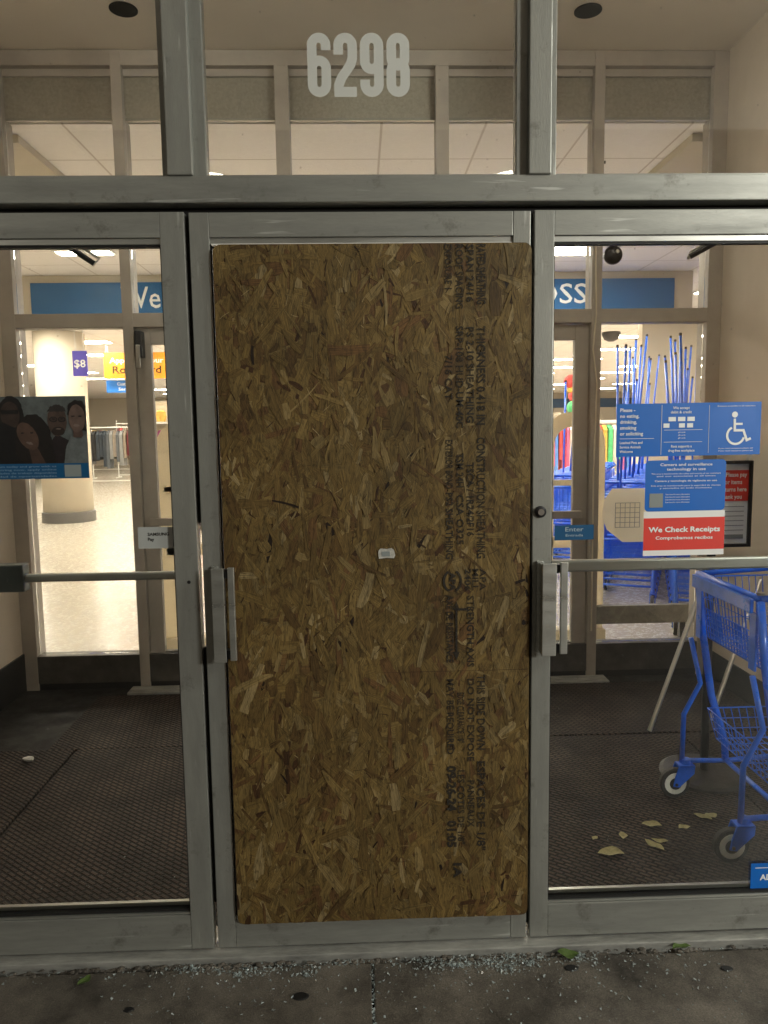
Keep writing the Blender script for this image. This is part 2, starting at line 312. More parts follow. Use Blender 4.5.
# ground / sidewalk, with a joint and a slightly rough edge strip
struct('ground', B((-60, 60, -60, -3.2, -.35, -.15)), MT['conc'])
struct('pavement', B((-30, .456, -3.2, -.055, -.3, 0), (.463, 30, -3.2, -.055, -.3, -.001), bev=.004), MT['conc'])
bm = bmesh.new(); nx, ny = 420, 8
g = [[bm.verts.new((-2.2+5.2*i/nx, -.07+.1*j/ny, -.012+.016*noise.noise(Vector((i*.11, j*.5, 0)))+.012*noise.noise(Vector((i*.43, j*1.3, 4))))) for j in range(ny+1)] for i in range(nx+1)]
for i in range(nx):
    for j in range(ny): bm.faces.new((g[i][j], g[i+1][j], g[i+1][j+1], g[i][j+1]))
struct('pavement_edge', bm, MT['conc'])
struct('vestibule_floor', B((-1.75, 2.75, .1, IY+.1, -.2, .004)), MT['dark_tile'])
struct('store_floor', B((-16, 20, IY+.1, 36, -.2, .014)), MT['vct'])
struct('vestibule_ceiling', B((-1.75, 2.75, .02, IY+.06, CZ, CZ+.2)), MT['ceil'])
struct('store_ceiling', B((-16, 20, IY+.1, 36, SC, SC+.2)), MT['act'])
struct('canopy_ceiling', B((-30, 30, -4.2, -.05, 3.95, 4.1)), MT['ceil'])

# walls
def wall(label, bxs, m='wall', cat='wall', base=None):
    t = thing('wall', label, cat, (bxs[0][0], bxs[0][2], bxs[0][4])); obj('wall_surface', B(*bxs), MT[m], t)
    if base: obj('baseboard', B(*base, bev=.003), MT['base'], t)
    return t
wall('beige plaster wall on the left side of the vestibule', [(XL-.15, XL, .05, IY+.1, 0, CZ)], base=[(XL, XL+.012, .12, IY, .004, .235)])
wall('beige plaster wall on the right side of the vestibule behind the shopping cart', [(XR, XR+.15, .05, IY+.1, 0, CZ)], base=[(XR-.012, XR, .12, IY, .004, .165)])
wall('outer wall left of the glass entrance', [(-30, XL-.02, -.04, .05, 0, 4.1), (XL-.02, 2.62, -.04, .1, 3.72, 4.1)])
wall('outer wall right of the glass entrance', [(2.62, 30, -.04, .05, 0, 4.1)])
wall('far back wall of the store', [(-16, 20, 35.8, 36, 0, SC)], 'shelf_back')
wall('left side wall of the store', [(-16.2, -16, IY+.1, 36, 0, SC)], 'store_wall')
wall('right side wall of the store', [(20, 20.2, IY+.1, 36, 0, SC)], 'store_wall')
wall('store front wall left of the vestibule', [(-16, XL-.16, IY+.1, IY+.22, 0, SC)], 'store_wall')
wall('store front wall right of the vestibule', [(XR+.16, 20, IY+.1, IY+.22, 0, SC)], 'store_wall')
wall('cream partition wall beyond the cart poles', [(5.0, 7.6, 10, 10.2, .014, SC-.004)], 'store_wall')
t = thing('soffit', 'lowered plaster soffit strips beside the entry ceiling tiles', 'soffit', (XL, IY+.1, SC-.05))
obj('plaster_strip', B((XL-2, -1.53, IY+.24, 3.9, SC-.05, SC-.004)), MT['store_wall'], t)
obj('plaster_strip', B((2.5, XR+2, IY+.24, 3.9, SC-.05, SC-.004)), MT['store_wall'], t)
# hanging beam with the welcome banner
t = thing('ceiling_beam', 'cream beam across the store ceiling carrying the blue welcome banner', 'beam', (-3.4, 6.62, 2.8))
obj('beam', B((-3.32, 4.3, 6.62, 6.9, 2.80, SC-.003)), MT['store_wall'], t)
bn = thing('welcome_banner', 'long blue welcome banner with white letters on the cream beam', 'banner', (.45, 6.6, 2.88))
obj('banner_sheet', B((-3.18, 4.08, 6.6, 6.615, 2.88, 3.225)), MT['banner'], bn)
bm = bmesh.new(); bm.free()
for wd_, x_, z_, h_, w_ in (('Welcome', -2.19, 2.945, .235, 1.16), ('to', .3, 2.945, .22, .25), ('ROSS', 2.25, 2.955, .22, .82)):
    bm = bmesh.new(); text(bm, wd_, x_, z_, 6.597, h_, width=w_, bold=.006); obj('lettering', bm, MT['sletter'], bn)
# column
col = thing('column', 'round cream column with grey base at the left of the store', 'column', (-4.75, 11.4, .014))
bm = bmesh.new(); lathe(bm, [(.42, .15), (.42, SC-.01)], (-4.75, 11.4, 0), n=48); obj('shaft', bm, MT['store_wall'], col, smooth=True)
bm = bmesh.new(); lathe(bm, [(.45, .014), (.45, .19), (.425, .2)], (-4.75, 11.4, 0), n=48); obj('column_base', bm, mat('grey_base', (.12, .115, .11), .5), col)

# ------------------------------------------------------------------ ceiling lights (the store's own lamps)
def ceiling_light(x, y, lab, L_=1.22, W_=.32):
    t = thing('ceiling_light', lab, 'ceiling light', (x, y, SC-.02), 'fluorescent ceiling lights of the store')
    obj('frame', B((x-L_/2-.03, x+L_/2+.03, y-W_/2-.03, y+W_/2+.03, SC-.02, SC-.003)), MT['white'], t)
    obj('diffuser', B((x-L_/2, x+L_/2, y-W_/2, y+W_/2, SC-.026, SC-.021)), MT['panel'], t); return t
base_l = ceiling_light(2.2, 5.55, 'glowing ceiling light seen just below the header at the left door')
first = True
for k, yy in enumerate((5.55, 7.85, 10.3, 12.65, 15.0, 17.4, 19.8, 22.2, 25, 28.5, 32)):
    for j, xx in enumerate((-7.6, -4.9, -2.4, .3, 2.9, 5.55, 8.1, 10.9)):
        x = xx + (.55 if yy > 12 else 0)*(1 if xx > 0 else -.0)
        if k == 0 and xx != .3: continue
        if k < 2 and abs(xx) > 6: continue
        if k > 6 and j in (0, 7): pass
        c = copy_tree(base_l); c.location.x = x; c.location.y = yy
        if k == 0: c['label'] = 'ceiling light between the doors behind the boarded one'
        else: c['label'] = 'one of the fluorescent lights in rows across the store ceiling'
tag(base_l, 'glowing ceiling light at the top left corner of the right door')
for xx, ll in ((-2.33, 'left one of two small glowing ceiling lamps behind the left closer arm'), (-2.03, 'right one of two small glowing ceiling lamps behind the left closer arm')):
    ceiling_light(xx, 5.5, ll, .2, .14)

# ------------------------------------------------------------------ INNER STOREFRONT
inn = thing('inner_storefront', 'inner aluminium glass partition, warm light put into its colour, between vestibule and store', 'glass partition', (.5, IY, 0))
Y0, Y1 = IY, IY+.1
obj('base_rail', B((XL, 2.60, Y0, Y1, .045, .215), bev=.002), MT['alu_dark'], inn)
obj('base_rail', B((XL+.0, 2.60, Y0+.01, Y1, .004, .044)), MT['black'], inn)
obj('transom_bar', B((XL, 2.60, Y0, Y1, 2.155, 2.235), bev=.003), MT['alu_in'], inn)
obj('head_rail', B((XL, 2.60, Y0, Y1, 3.585, CZ-.002), bev=.003), MT['alu_in'], inn)
obj('head_rail', B((XL, 2.60, Y0+.04, Y1, 3.545, 3.584)), MT['alu_in'], inn)
for x0, x1 in ((XL, -1.515), (2.515, 2.60)):
    obj('jamb', B((x0, x1, Y0-.002, Y1+.03, .004, CZ-.003), bev=.003), MT['alu_in'], inn)
for x0, x1 in ((-.905, -.845), (1.825, 1.885)):
    obj('mullion', B((x0, x1, Y0-.003, Y1+.03, .004, CZ-.004), bev=.003), MT['alu_in'], inn)
for x0, x1 in ((.005, .085), (.915, .99)):
    obj('mullion', B((x0, x1, Y0-.003, Y1, 2.236, 3.584), bev=.003), MT['alu_in'], inn)
    obj('mullion', B((x0, x1, Y0-.003, Y1, .1, 2.154), bev=.003), MT['alu_in'], inn)
obj('grey_panel', B((-1.514, 2.514, Y0+.055, Y0+.07, 3.325, 3.544)), MT['film'], inn)
obj('panel_edge', B((-1.514, 2.514, Y0+.05, Y0+.075, 3.31, 3.324)), MT['alu_in'], inn)
obj('glass_pane', B((-1.514, -.906, Y0+.046, Y0+.052, .216, 2.154)), MT['glass'], inn)
obj('glass_pane', B((1.886, 2.514, Y0+.046, Y0+.052, .216, 2.154)), MT['glass'], inn)
for a, b in ((-1.514, -.906), (-.844, .004), (.086, .914), (.991, 1.824), (1.886, 2.514)):
    obj('glass_pane', B((a, b, Y0+.042, Y0+.047, 2.236, 3.544)), MT['glass'], inn)
bm = bmesh.new(); tube(bm, [(1.84, Y0-.008, 2.62), (1.85, Y0-.012, 2.2), (1.835, Y0-.01, 2.0), (1.86, Y0-.012, 1.8), (1.85, Y0-.008, 1.3), (1.85, Y0-.01, .3)], .005, 6); obj('cable', bm, MT['cream'], inn)
# inner doors
def inner_door(x0, x1, lab, hinge):
    t = thing('inner_door', lab, 'door', (x0, IY+.03, .02)); s = .085
    ya, yb = IY+.03, IY+.075
    obj('stile', B((x0, x0+s, ya, yb, .02, 2.15), bev=.003), MT['alu_in'], t); obj('stile', B((x1-s, x1, ya, yb, .02, 2.15), bev=.003), MT['alu_in'], t)
    obj('top_rail', B((x0+s, x1-s, ya+.001, yb-.001, 2.06, 2.149), bev=.003), MT['alu_in'], t)
    obj('bottom_rail', B((x0+s, x1-s, ya+.001, yb-.001, .046, .22), bev=.003), MT['alu_dark'], t)
    obj('glass_pane', B((x0+s, x1-s, ya+.02, ya+.026, .22, 2.06)), MT['glass'], t)
    obj('push_bar', B((x0+s*.6, x1-s*.6, ya-.07, ya-.035, 1.0, 1.045), bev=.004), MT['alu_in'], t)
    return t
inner_door(-.843, .003, 'inner glass door seen through the left outer door', 0)
inner_door(.992, 1.823, 'inner glass door left of the cart poles', 0)
inner_door(.087, .913, 'middle inner glass door hidden behind the strand board', 0)
cl = thing('door_closer', 'small dark closer box at the top of the left inner door', 'door closer', (-.8, IY-.04, 2.0))
obj('closer_body', B((-.83, -.79, IY-.045, IY+.028, 1.98, 2.13), bev=.006), MT['dark_steel'], cl)
obj('closer_arm', B((-.822, -.798, IY-.06, IY-.046, 1.92, 2.05), bev=.004), MT['chrome'], cl)
th = thing('inner_threshold', 'flat metal threshold under the inner doors', 'threshold', (.5, IY, .004))
obj('threshold_plate', B((-.95, 1.93, IY-.13, IY-.01, .004, .022), bev=.004), MT['thresh'], th)
cam_t = thing('dome_camera', 'dark round security camera dome beside the right mullion', 'security camera', (1.94, IY-.03, 2.53))
bm = bmesh.new(); lathe(bm, [(.052, 0), (.055, -.02), (.045, -.045), (.02, -.06)], (1.94, IY-.004, 2.535), 'y'); obj('dome', bm, MT['dark_steel'], cam_t, smooth=True)
bm = bmesh.new(); lathe(bm, [(.012, -.06), (.01, -.068)], (1.95, IY-.004, 2.545), 'y', 12); obj('lens', bm, MT['chrome'], cam_t)
# little dome on store ceiling
cd2 = thing('ceiling_dome_camera', 'small dark dome camera on the store ceiling above the cart poles', 'security camera', (4.55, 12.1, SC))
bm = bmesh.new(); lathe(bm, [(.17, 0), (.17, -.05), (.13, -.13), (.05, -.17)], (5.2, 12.1, SC-.002), 'z', 20); obj('dome', bm, MT['dark_steel'], cd2, smooth=True)
# recessed cans in the vestibule ceiling
for x, lab in ((-.70, 'unlit black recessed downlight at the left of the vestibule ceiling'), (1.66, 'unlit black recessed downlight at the right of the vestibule ceiling')):
    t = thing('recessed_downlight', lab, 'ceiling light', (x, 1.98, CZ))
    bm = bmesh.new(); lathe(bm, [(.070, -.002), (.070, -.006), (.064, -.007)], (x, 1.98, CZ), n=32); obj('trim_ring', bm, MT['lamp_black'], t)
    bm = bmesh.new(); lathe(bm, [(.063, -.0075), (.063, -.0085)], (x, 1.98, CZ), n=32); obj('lamp_opening', bm, MT['lamp_black'], t)
MT['dome'] = mat('fill_light_glow', (.8, .8, .8), .5, emit=(1.0, .88, .72), es=44)  # glow for two added domes, out of view, that brighten the vestibule
for x, lab in ((-.75, 'added fill light dome, out of view, on the left of the vestibule ceiling close to the outer doors'), (1.75, 'added fill light dome, out of view, on the right of the vestibule ceiling close to the outer doors')):
    t = thing('added_fill_light', lab, 'ceiling light', (x, .42, CZ-.002))
    bm = bmesh.new(); lathe(bm, [(.17, -.002), (.17, -.03), (.16, -.035)], (x, .42, CZ), n=32); obj('fill_light_base', bm, MT['white'], t)
    bm = bmesh.new(); lathe(bm, [(.155, -.036), (.15, -.07), (.12, -.105), (.07, -.128), (.01, -.136)], (x, .42, CZ), n=32); obj('fill_light_dome', bm, MT['dome'], t, smooth=True)
hp = thing('ceiling_hatch', 'thin outlined access panel in the vestibule ceiling', 'access panel', (1.1, 1.7, CZ))
obj('hatch_panel', B((.95, 1.3, 1.5, 1.945, CZ-.004, CZ-.001)), MT['ceil'], hp)
# hook near right transom
hk = thing('hanging_hook', 'small dark bracket hanging behind the right transom glass', 'bracket', (1.88, 2.5, 2.9))
obj('hook', B((1.90, 1.915, 2.52, 2.53, 2.85, 3.1), (1.885, 1.94, 2.52, 2.53, 3.1, 3.115)), MT['dark_steel'], hk)

# floor mats
def floor_mat(x0, x1, y0, y1, lab, rot=0, z=.004):
    cx, cy = (x0+x1)/2, (y0+y1)/2
    bm = B((x0-cx, x1-cx, y0-cy, y1-cy, 0, .012), bev=.004)
    o = obj('floor_mat', bm, MT['mat']); o.location = (cx, cy, z); o.rotation_euler.z = R(rot); tag(o, lab, 'floor mat', 'ridged rubber mats on the vestibule floor'); return o
floor_mat(-.95, 2.02, .12, 1.478, 'large dark ridged rubber mat just inside the outer doors')
floor_mat(-1.10, 2.56, 1.488, 2.24, 'dark ridged rubber mat running along the inner doors', .3)
floor_mat(-1.56, -.965, .12, 1.48, 'narrow dark rubber mat along the left vestibule wall')
floor_mat(2.03, 2.57, .12, 1.478, 'narrow dark rubber mat beneath the parked cart by the right wall')

# ------------------------------------------------------------------ OUTER STOREFRONT
HB, HT = 2.148, 2.216
sf = thing('storefront_frame', 'grey aluminium frame with header, transom windows and the number 6298', 'storefront', (.46, 0, 0))
obj('header', B((XL, 2.62, -.012, .10, HB, HT), bev=.003), MT['alu_h'], sf)
obj('header_stop', B((XL, 2.62, .04, .08, HB-.016, HB-.0005)), MT['gasket'], sf)
def upright(x0, x1, s0, s1):
    o = obj('mullion', B((s0, s1, -.02, .09, HT, 3.72), bev=.003), MT['alu'], sf)
    obj('glazing_stop', B((x0, s0, .004, .05, HT+.001, 3.66), (s1, x1, .004, .05, HT+.001, 3.66), bev=.0015), MT['alu'], sf)
upright(-.060, .056, -.042, .024); upright(.883, .99, .912, .972)
upright(-1.02, -.9, -1.0, -.94); upright(1.82, 1.93, 1.84, 1.91)
obj('head_rail', B((XL, 2.62, -.015, .1, 3.66, 3.73), bev=.003), MT['alu_h'], sf)
for a, b in ((-.899, -.061), (.057, .882), (.991, 1.819), (XL+.06, -1.021), (1.931, 2.56)):
    obj('transom_glass', B((a, b, .024, .030, HT, 3.66)), MT['glass'], sf)
    obj('glazing_bead', B((a, b, .006, .05, HT+.0005, HT+.007)), MT['alu_h'], sf)
for x0, x1 in ((XL-.02, XL+.06), (2.56, 2.64)): obj('jamb', B((x0, x1, -.012, .1, 0, 3.72), bev=.003), MT['alu'], sf)
for x0, x1 in ((-1.0, -.93), (1.86, 1.93)): obj('jamb', B((x0, x1, -.010, .1, .02, HB-.002), bev=.003), MT['alu'], sf)
for a, b in ((XL+.06, -1.0), (1.93, 2.56)):
    obj('side_glass', B((a, b, .03, .036, .12, HB-.015)), MT['glass'], sf); obj('bottom_rail', B((a, b, -.005, .06, .02, .12), bev=.003), MT['alu_h'], sf)
obj('threshold', B((XL, 2.62, -.034, .11, -.02, .018), bev=.004), MT['thresh'], sf)
# house number 6298, condensed bold strokes
bm = bmesh.new(); y = .0205; hw = .0126
def arc(cx, cz, rx, rz, a0, a1, n=10): return [(cx+rx*math.cos(R(a0+(a1-a0)*k/n)), cz+rz*math.sin(R(a0+(a1-a0)*k/n))) for k in range(n+1)]
def digit(ch, x, z):
    w_, h_ = .062, .161; r = w_/2-hw; cx = x+w_/2; top = z+h_-hw; bot = z+hw; mid = z+h_*.54
    if ch == '6':
        ribbon(bm, [(cx+r, top-.031)]+arc(cx, top-r, r, r, 0, 180)+arc(cx, bot+r, r, r, 180, 360)+[(cx+r, mid-r+.010)], hw, y); ribbon(bm, arc(cx, mid-r+.004, r, r, 0, 178), hw, y-.0004)
    if ch == '9':
        ribbon(bm, [(cx-r, bot+.031)]+arc(cx, bot+r, r, r, 180, 360)+arc(cx, top-r, r, r, 0, 180)+[(cx-r, z+h_*.46+r-.010)], hw, y); ribbon(bm, arc(cx, z+h_*.46+r-.004, r, r, 180, 358), hw, y-.0004)
    if ch == '8':
        ribbon(bm, arc(cx, top-r, r*.96, r, 0, 180)+arc(cx, mid+r-.008, r*.96, r, 180, 360), hw, y, True)
        ribbon(bm, arc(cx, mid-r-.002, r, r, 0, 180)+arc(cx, bot+r, r, r, 180, 360), hw, y-.0004, True)
    if ch == '2':
        ribbon(bm, [(cx-r, top-.042)]+arc(cx, top-r, r, r, 180, 0)+[(cx+r, top-.052), (cx+r*.75, z+.082), (cx-r*.6, z+.048), (cx-r, z+.030), (cx-r, bot)], hw, y)
        ribbon(bm, [(x+.0005, bot), (x+w_-.002, bot)], hw, y-.0004)
for i, ch in enumerate('6298'): digit(ch, .3285+i*.0698, 2.426)
obj('house_number', bm, mat('frosted_white_vinyl', (.56, .57, .54), .6), sf, label='white condensed number 6298 on the transom glass')

# outer doors
GY = .022
def door_leaf(x0, x1, lab, name, stl, str_, top=2.128, zt=2.062, zb=.117, z0=.024, rail='alu_h'):
    t = thing(name, lab, 'door', ((x0+x1)/2, 0, z0))
    obj('stile', B((x0, x0+stl, 0, .045, z0, top), bev=.002), MT['alu'], t)
    obj('stile', B((x1-str_, x1, 0, .045, z0, top), bev=.002), MT['alu'], t)
    obj('top_rail', B((x0+stl+.0006, x1-str_-.0006, .0012, .044, zt, top), bev=.0015), MT[rail], t)
    obj('bottom_rail', B((x0+stl+.0006, x1-str_-.0006, .0012, .044, z0, zb), bev=.0015), MT[rail], t)
    a, b = x0+stl, x1-str_
    obj('glazing_stop', B((a, b, .008, .018, zt-.016, zt-.001), (a, b, .006, .018, zb+.001, zb+.007), bev=.001), MT['alu_b'], t)
    obj('gasket', B((a, b, .012, .034, zt-.022, zt-.0165), (a, b, .012, .034, zb+.0075, zb+.015), (a, a+.004, .010, .034, zb+.015, zt-.022), (b-.004, b, .010, .034, zb+.015, zt-.022)), MT['gasket'], t)
    obj('inner_stop', B((a+.004, b-.004, .028, .04, zb+.017, zb+.028)), MT['alu_b'], t)
    return t, a, b
def pull_handle(t, x0, x1, z0, z1):
    # wide flat pull: back plate, bent face plate and open finger slot
    h = obj('pull_handle', B((x0-.006, x0+.012, -.012, 0, z0, z1), (x0, x0+(x1-x0)*.55, -.052, -.044, z0, z1), (x0, x0+.008, -.044, -.012, z0+.004, z1-.004), bev=.0015), MT['alu_b'], t)
    obj('handle_grip', B((x0+(x1-x0)*.72, x1, -.050, -.038, z0+.004, z1+.002), bev=.002), MT['alu_b'], h)
    obj('handle_bracket', B((x0+(x1-x0)*.5, x1-.004, -.036, -.012, z1-.03, z1-.006), (x0+(x1-x0)*.5, x1-.004, -.036, -.012, z0+.006, z0+.03)), MT['dark_steel'], h)
    return h
# left door
dl, a, b = door_leaf(-.925, -.0085, 'left glass entrance door with a photo poster and payment sticker', 'glass_door', .062, .065, zb=.129)
obj('glass_pane', B((a, b, GY, GY+.006, .13, 2.06)), MT['glass'], dl)
pb = obj('push_bar', B((a-.02, b+.02, .085, .105, 1.118, 1.142), bev=.006), MT['alu_b'], dl)
obj('push_paddle', B((-.93, -.527, .075, .12, 1.092, 1.172), bev=.004), mat('grey_paddle', (.12, .14, .14), .4, .5), pb)
bm = bmesh.new(); lathe(bm, [(.005, -.001), (.005, .002)], (-.036, 0, 1.127), 'y', 12); obj('screw', bm, MT['gasket'], dl)
# right door
dr, a, b = door_leaf(.9325, 1.855, 'right glass entrance door with blue and red notices', 'glass_door', .0545, .06, zb=.126)
obj('glass_pane', B((a, b, GY, GY+.006, .127, 2.06)), MT['glass'], dr)
obj('push_bar', B((a-.02, b+.02, .085, .105, 1.116, 1.152), bev=.006), MT['alu_b'], dr)
lk = bmesh.new(); lathe(lk, [(.0165, 0), (.0165, -.006), (.012, -.010), (.010, -.012)], (.954, 0, 1.308), 'y', 24); L1 = obj('lock_cylinder', lk, MT['dark_steel'], dr)
lk = bmesh.new(); lathe(lk, [(.009, -.0125), (.009, -.014)], (.954, 0, 1.308), 'y', 20); obj('key_face', lk, MT['chrome'], L1)
pull_handle(dr, .950, 1.022, .905, 1.168)
obj('weather_strip', B((-.016, .010, .03, .04, .15, .93), (-.016, .010, .03, .04, 1.29, 2.13)), MT['gasket'], dl)
obj('weather_strip', B((.915, .938, .03, .04, .05, 2.13)), MT['gasket'], dr)
# centre broken door frame
dc, a, b = door_leaf(.0045, .922, 'middle entrance door frame whose glass is gone and boarded up', 'boarded_door', .0525, .0475, zb=.108, top=2.126)
obj('batten', B((.062, .87, -.001, .012, 2.0405, 2.0445)), MT['white'], dc)
pull_handle(dc, .036, .098, .908, 1.172)
# door closers inside the outer doors
for t, pts in ((dl, [(-.62, .12, 2.16), (-.44, .30, 2.12), (-.365, .34, 2.07)]), (dr, [(1.72, .12, 2.165), (1.60, .3, 2.125), (1.505, .33, 2.075)])):
    bm = bmesh.new(); tube(bm, pts, .009, 8); c_ = obj('closer_arm', bm, MT['dark_steel'], t)
    bm = bmesh.new(); tube(bm, [(p[0]+.012, p[1]+.02, p[2]+.018) for p in pts[1:]]+[(pts[-1][0]-.005, pts[-1][1], pts[-1][2]-.005)], .005, 6); obj('closer_rod', bm, MT['chrome'], c_)
    obj('closer_body', B((min(pts[0][0], pts[0][0]+.25), max(pts[0][0], pts[0][0]+.25), .05, .11, 2.135, 2.19), bev=.006), MT['dark_steel'], t)

# stickers ---------------------------------------------------------------
SY = GY-.0012
def sheet(name, x0, x1, z0, z1, m, parent, y=SY, label=None, skew=0, round_=0):
    bm = bmesh.new()
    if round_:
        pts = []
        for cx, cz, s in ((x1-round_, z1-round_, 0), (x0+round_, z1-round_, 90), (x0+round_, z0+round_, 180), (x1-round_, z0+round_, 270)): pts += arc(cx, cz, round_, round_, s, s+90, 5)
    else: pts = [(x1, z1), (x0, z1), (x0, z0), (x1, z0)]
    pts = [(px, pz+skew*(px-x0)) for px, pz in pts]
    poly(bm, pts, y, .0006); return obj(name, bm, m, parent, label)
s1 = sheet('notice_sticker', 1.174, 1.588, 1.457, 1.606, MT['sblue'], dr, label='long blue three panel notice with a white wheelchair symbol', skew=.005)
bm = bmesh.new(); y = SY-.0008
for i, s in enumerate(('Please -', 'no eating,', 'drinking,', 'smoking', 'or soliciting')): text(bm, s, 1.184, 1.584-i*.0165, y, .0098, bold=.015)
for i, s in enumerate(('Leashed Pets and', 'Service Animals', 'Welcome')): text(bm, s, 1.184, 1.494-i*.0125, y, .0072, bold=.012, sx=.92)
for i, s in enumerate(('We accept', 'debit & credit')): text(bm, s, 1.358, 1.590-i*.012, y, .0075, align='CENTER', bold=.01)
for i, s in enumerate(('Ross supports a', 'drug-free workplace')): text(bm, s, 1.361, 1.482-i*.012, y, .0072, align='CENTER', bold=.012, sx=.9)
text(bm, 'Entrance accessible to all customers', 1.462, 1.595, y, .004, width=.108)
for r_ in range(3): text(bm, 'gift cards', 1.361, 1.523-r_*.008, y, .004, align='CENTER')
for r_ in range(2): text(bm, 'If you need assistance please ask', 1.468, 1.476-r_*.007, y, .0035, width=.1)
for q_ in range(3): box(bm, 1.322+q_*.027, 1.343+q_*.027, y, y+.0003, 1.556, 1.568)
for q_ in (0, 1.7, 2.6): box(bm, 1.308+q_*.026, 1.325+q_*.026, y, y+.0003, 1.538, 1.550)
box(bm, 1.184, 1.282, y, y+.0003, 1.508, 1.509)
box(bm, 1.302, 1.303, y, y+.0003, 1.462, 1.602); box(bm, 1.438, 1.4388, y, y+.0003, 1.465, 1.6)
box(bm, 1.31, 1.42, y, y+.0003, 1.531, 1.532); box(bm, 1.31, 1.42, y, y+.0003, 1.497, 1.498)
# wheelchair symbol
poly(bm, ell(1.512, 1.5725, .0085, .0085), y)
ribbon(bm, [(1.512, 1.561), (1.513, 1.528), (1.538, 1.528), (1.5485, 1.500), (1.560, 1.505)], .0034, y)
ribbon(bm, [(1.513, 1.546), (1.535, 1.546)], .0030, y-.0001)
ribbon(bm, arc(1.516, 1.514, .0245, .0245, 118, 345, 24), .0032, y)
obj('lettering', bm, MT['sletter'], s1)
y2 = SY-.0022
s2 = sheet('notice_sticker', 1.259, 1.491, 1.30, 1.446, MT['sblue'], dr, y=y2, label='blue camera and surveillance notice above the red strip', skew=.006, round_=.012)
bm = bmesh.new(); y = y2-.0008
text(bm, 'Camera and surveillance', 1.376, 1.430, y, .0078, align='CENTER', width=.150, bold=.01); text(bm, 'technology in use', 1.376, 1.417, y, .0078, align='CENTER', width=.112, bold=.01)
text(bm, 'This area is monitored for the safety and security of our customers', 1.376, 1.406, y, .004, align='CENTER', width=.2)
text(bm, 'and our associates at all times', 1.376, 1.399, y, .004, align='CENTER', width=.17)
text(bm, 'Camara y tecnologia de vigilancia en uso', 1.376, 1.385, y, .0052, align='CENTER', width=.18, bold=.01)
text(bm, 'Esta area es monitoreada para la seguridad de clientes', 1.376, 1.372, y, .004, align='CENTER', width=.2)
text(bm, 'y asociados en todo momento', 1.376, 1.365, y, .004, align='CENTER', width=.15)
for k in range(4): text(bm, 'Scan here for more information', 1.318, 1.347-k*.0075, y, .004, width=.07)
obj('lettering', bm, MT['sletter'], s2)
sheet('code_patch', 1.272, 1.311, 1.312, 1.352, MT['sgrey'], s2, y=y-.0001)
y3 = SY-.0012-.0006
s3 = sheet('receipt_sticker', 1.257, 1.492, 1.172, 1.3005, MT['swhite'], dr, y=y3-.0004, label='white sticker with a red panel reading We Check Receipts', skew=.004)
rb = sheet('red_panel', 1.257, 1.492, 1.188, 1.281, MT['sred'], s3, y=y3-.0012, skew=.006)
bm = bmesh.new(); text(bm, 'We Check Receipts', 1.375, 1.241, y3-.002, .0145, align='CENTER', width=.208, bold=.03); text(bm, 'Comprobamos recibos', 1.375, 1.2195, y3-.002, .0092, align='CENTER', width=.166, bold=.02)
obj('lettering', bm, MT['sletter'], s3)
s4 = sheet('enter_sticker', 1.001, 1.114, 1.222, 1.265, MT['sblue_d'], dr, label='small dark blue Enter Entrada sticker', skew=.01)
bm = bmesh.new(); text(bm, 'Enter', 1.058, 1.2475, SY-.0009, .0125, align='CENTER', width=.052); text(bm, 'Entrada', 1.058, 1.233, SY-.0009, .007, align='CENTER', width=.05)
obj('lettering', bm, mat('faded_lettering', (.45, .55, .6), .5), s4)
s5 = sheet('security_sticker', 1.612, 1.72, .135, .221, MT['sblue'], dr, label='blue security company sticker at the foot of the glass')
bm = bmesh.new(); text(bm, 'ADT', 1.64, 1.64*0+.168, SY-.0009, .018, width=.055, bold=.03); box(bm, 1.625, 1.71, SY-.0009, SY-.0006, .206, .208); obj('lettering', bm, MT['sletter'], s5)
# left door stickers
s6 = sheet('payment_sticker', -.177, -.079, 1.221, 1.282, mat('pale_grey_vinyl', (.42, .44, .43), .5), dl, label='pale grey mobile payment sticker')
bm = bmesh.new(); text(bm, 'SAMSUNG', -.150, 1.2575, SY-.0009, .0085, width=.060, bold=.03); text(bm, 'Pay', -.150, 1.243, SY-.0009, .009, bold=.03); obj('lettering', bm, MT['ink'], s6)
# photo poster of four smiling people
def pm(n, c): return mat(n, tuple(v*.72 for v in c), .45, noise_amt=.35, nscale=38)
ps = sheet('photo_poster', -.62, -.302, 1.4225, 1.648, pm('poster_backdrop', (.13, .15, .148)), dl, label='dim poster photo of four smiling people over a blue strip')
def pp(name, pts, c, lvl):
    q = []
    for a_, b_ in zip(pts, pts[1:]+pts[:1]):
        m_ = max(1, int(math.hypot(b_[0]-a_[0], b_[1]-a_[1])/.004)) if 'eye' not in name else 1
        q += [(a_[0]+(b_[0]-a_[0])*k/m_, a_[1]+(b_[1]-a_[1])*k/m_) for k in range(m_)]
    am = .0035 if 'hair' in name else .0012
    pts = [(min(-.3022, px+am*noise.noise(Vector((px*170, pz*170, lvl)))), pz+am*noise.noise(Vector((px*170, pz*170, lvl+9)))) for px, pz in q]
    bm = bmesh.new(); poly(bm, pts, SY-.0004-lvl*.00025); return obj(name, bm, pm('poster_print', c), ps)
dk = (.008, .007, .007)
pp('printed_hair', ell(-.505, 1.60, .034, .05), dk, 1)                       # far left person
pp('printed_face', ell(-.508, 1.597, .026, .038), (.045, .028, .022), 2)
pp('printed_clothes', [(-.62, 1.46), (-.62, 1.59), (-.54, 1.585), (-.49, 1.56), (-.46, 1.5), (-.455, 1.46)], (.006, .006, .007), 3)
pp('printed_glasses', [(-.532, 1.612), (-.484, 1.612), (-.486, 1.601), (-.53, 1.601)], dk, 4)
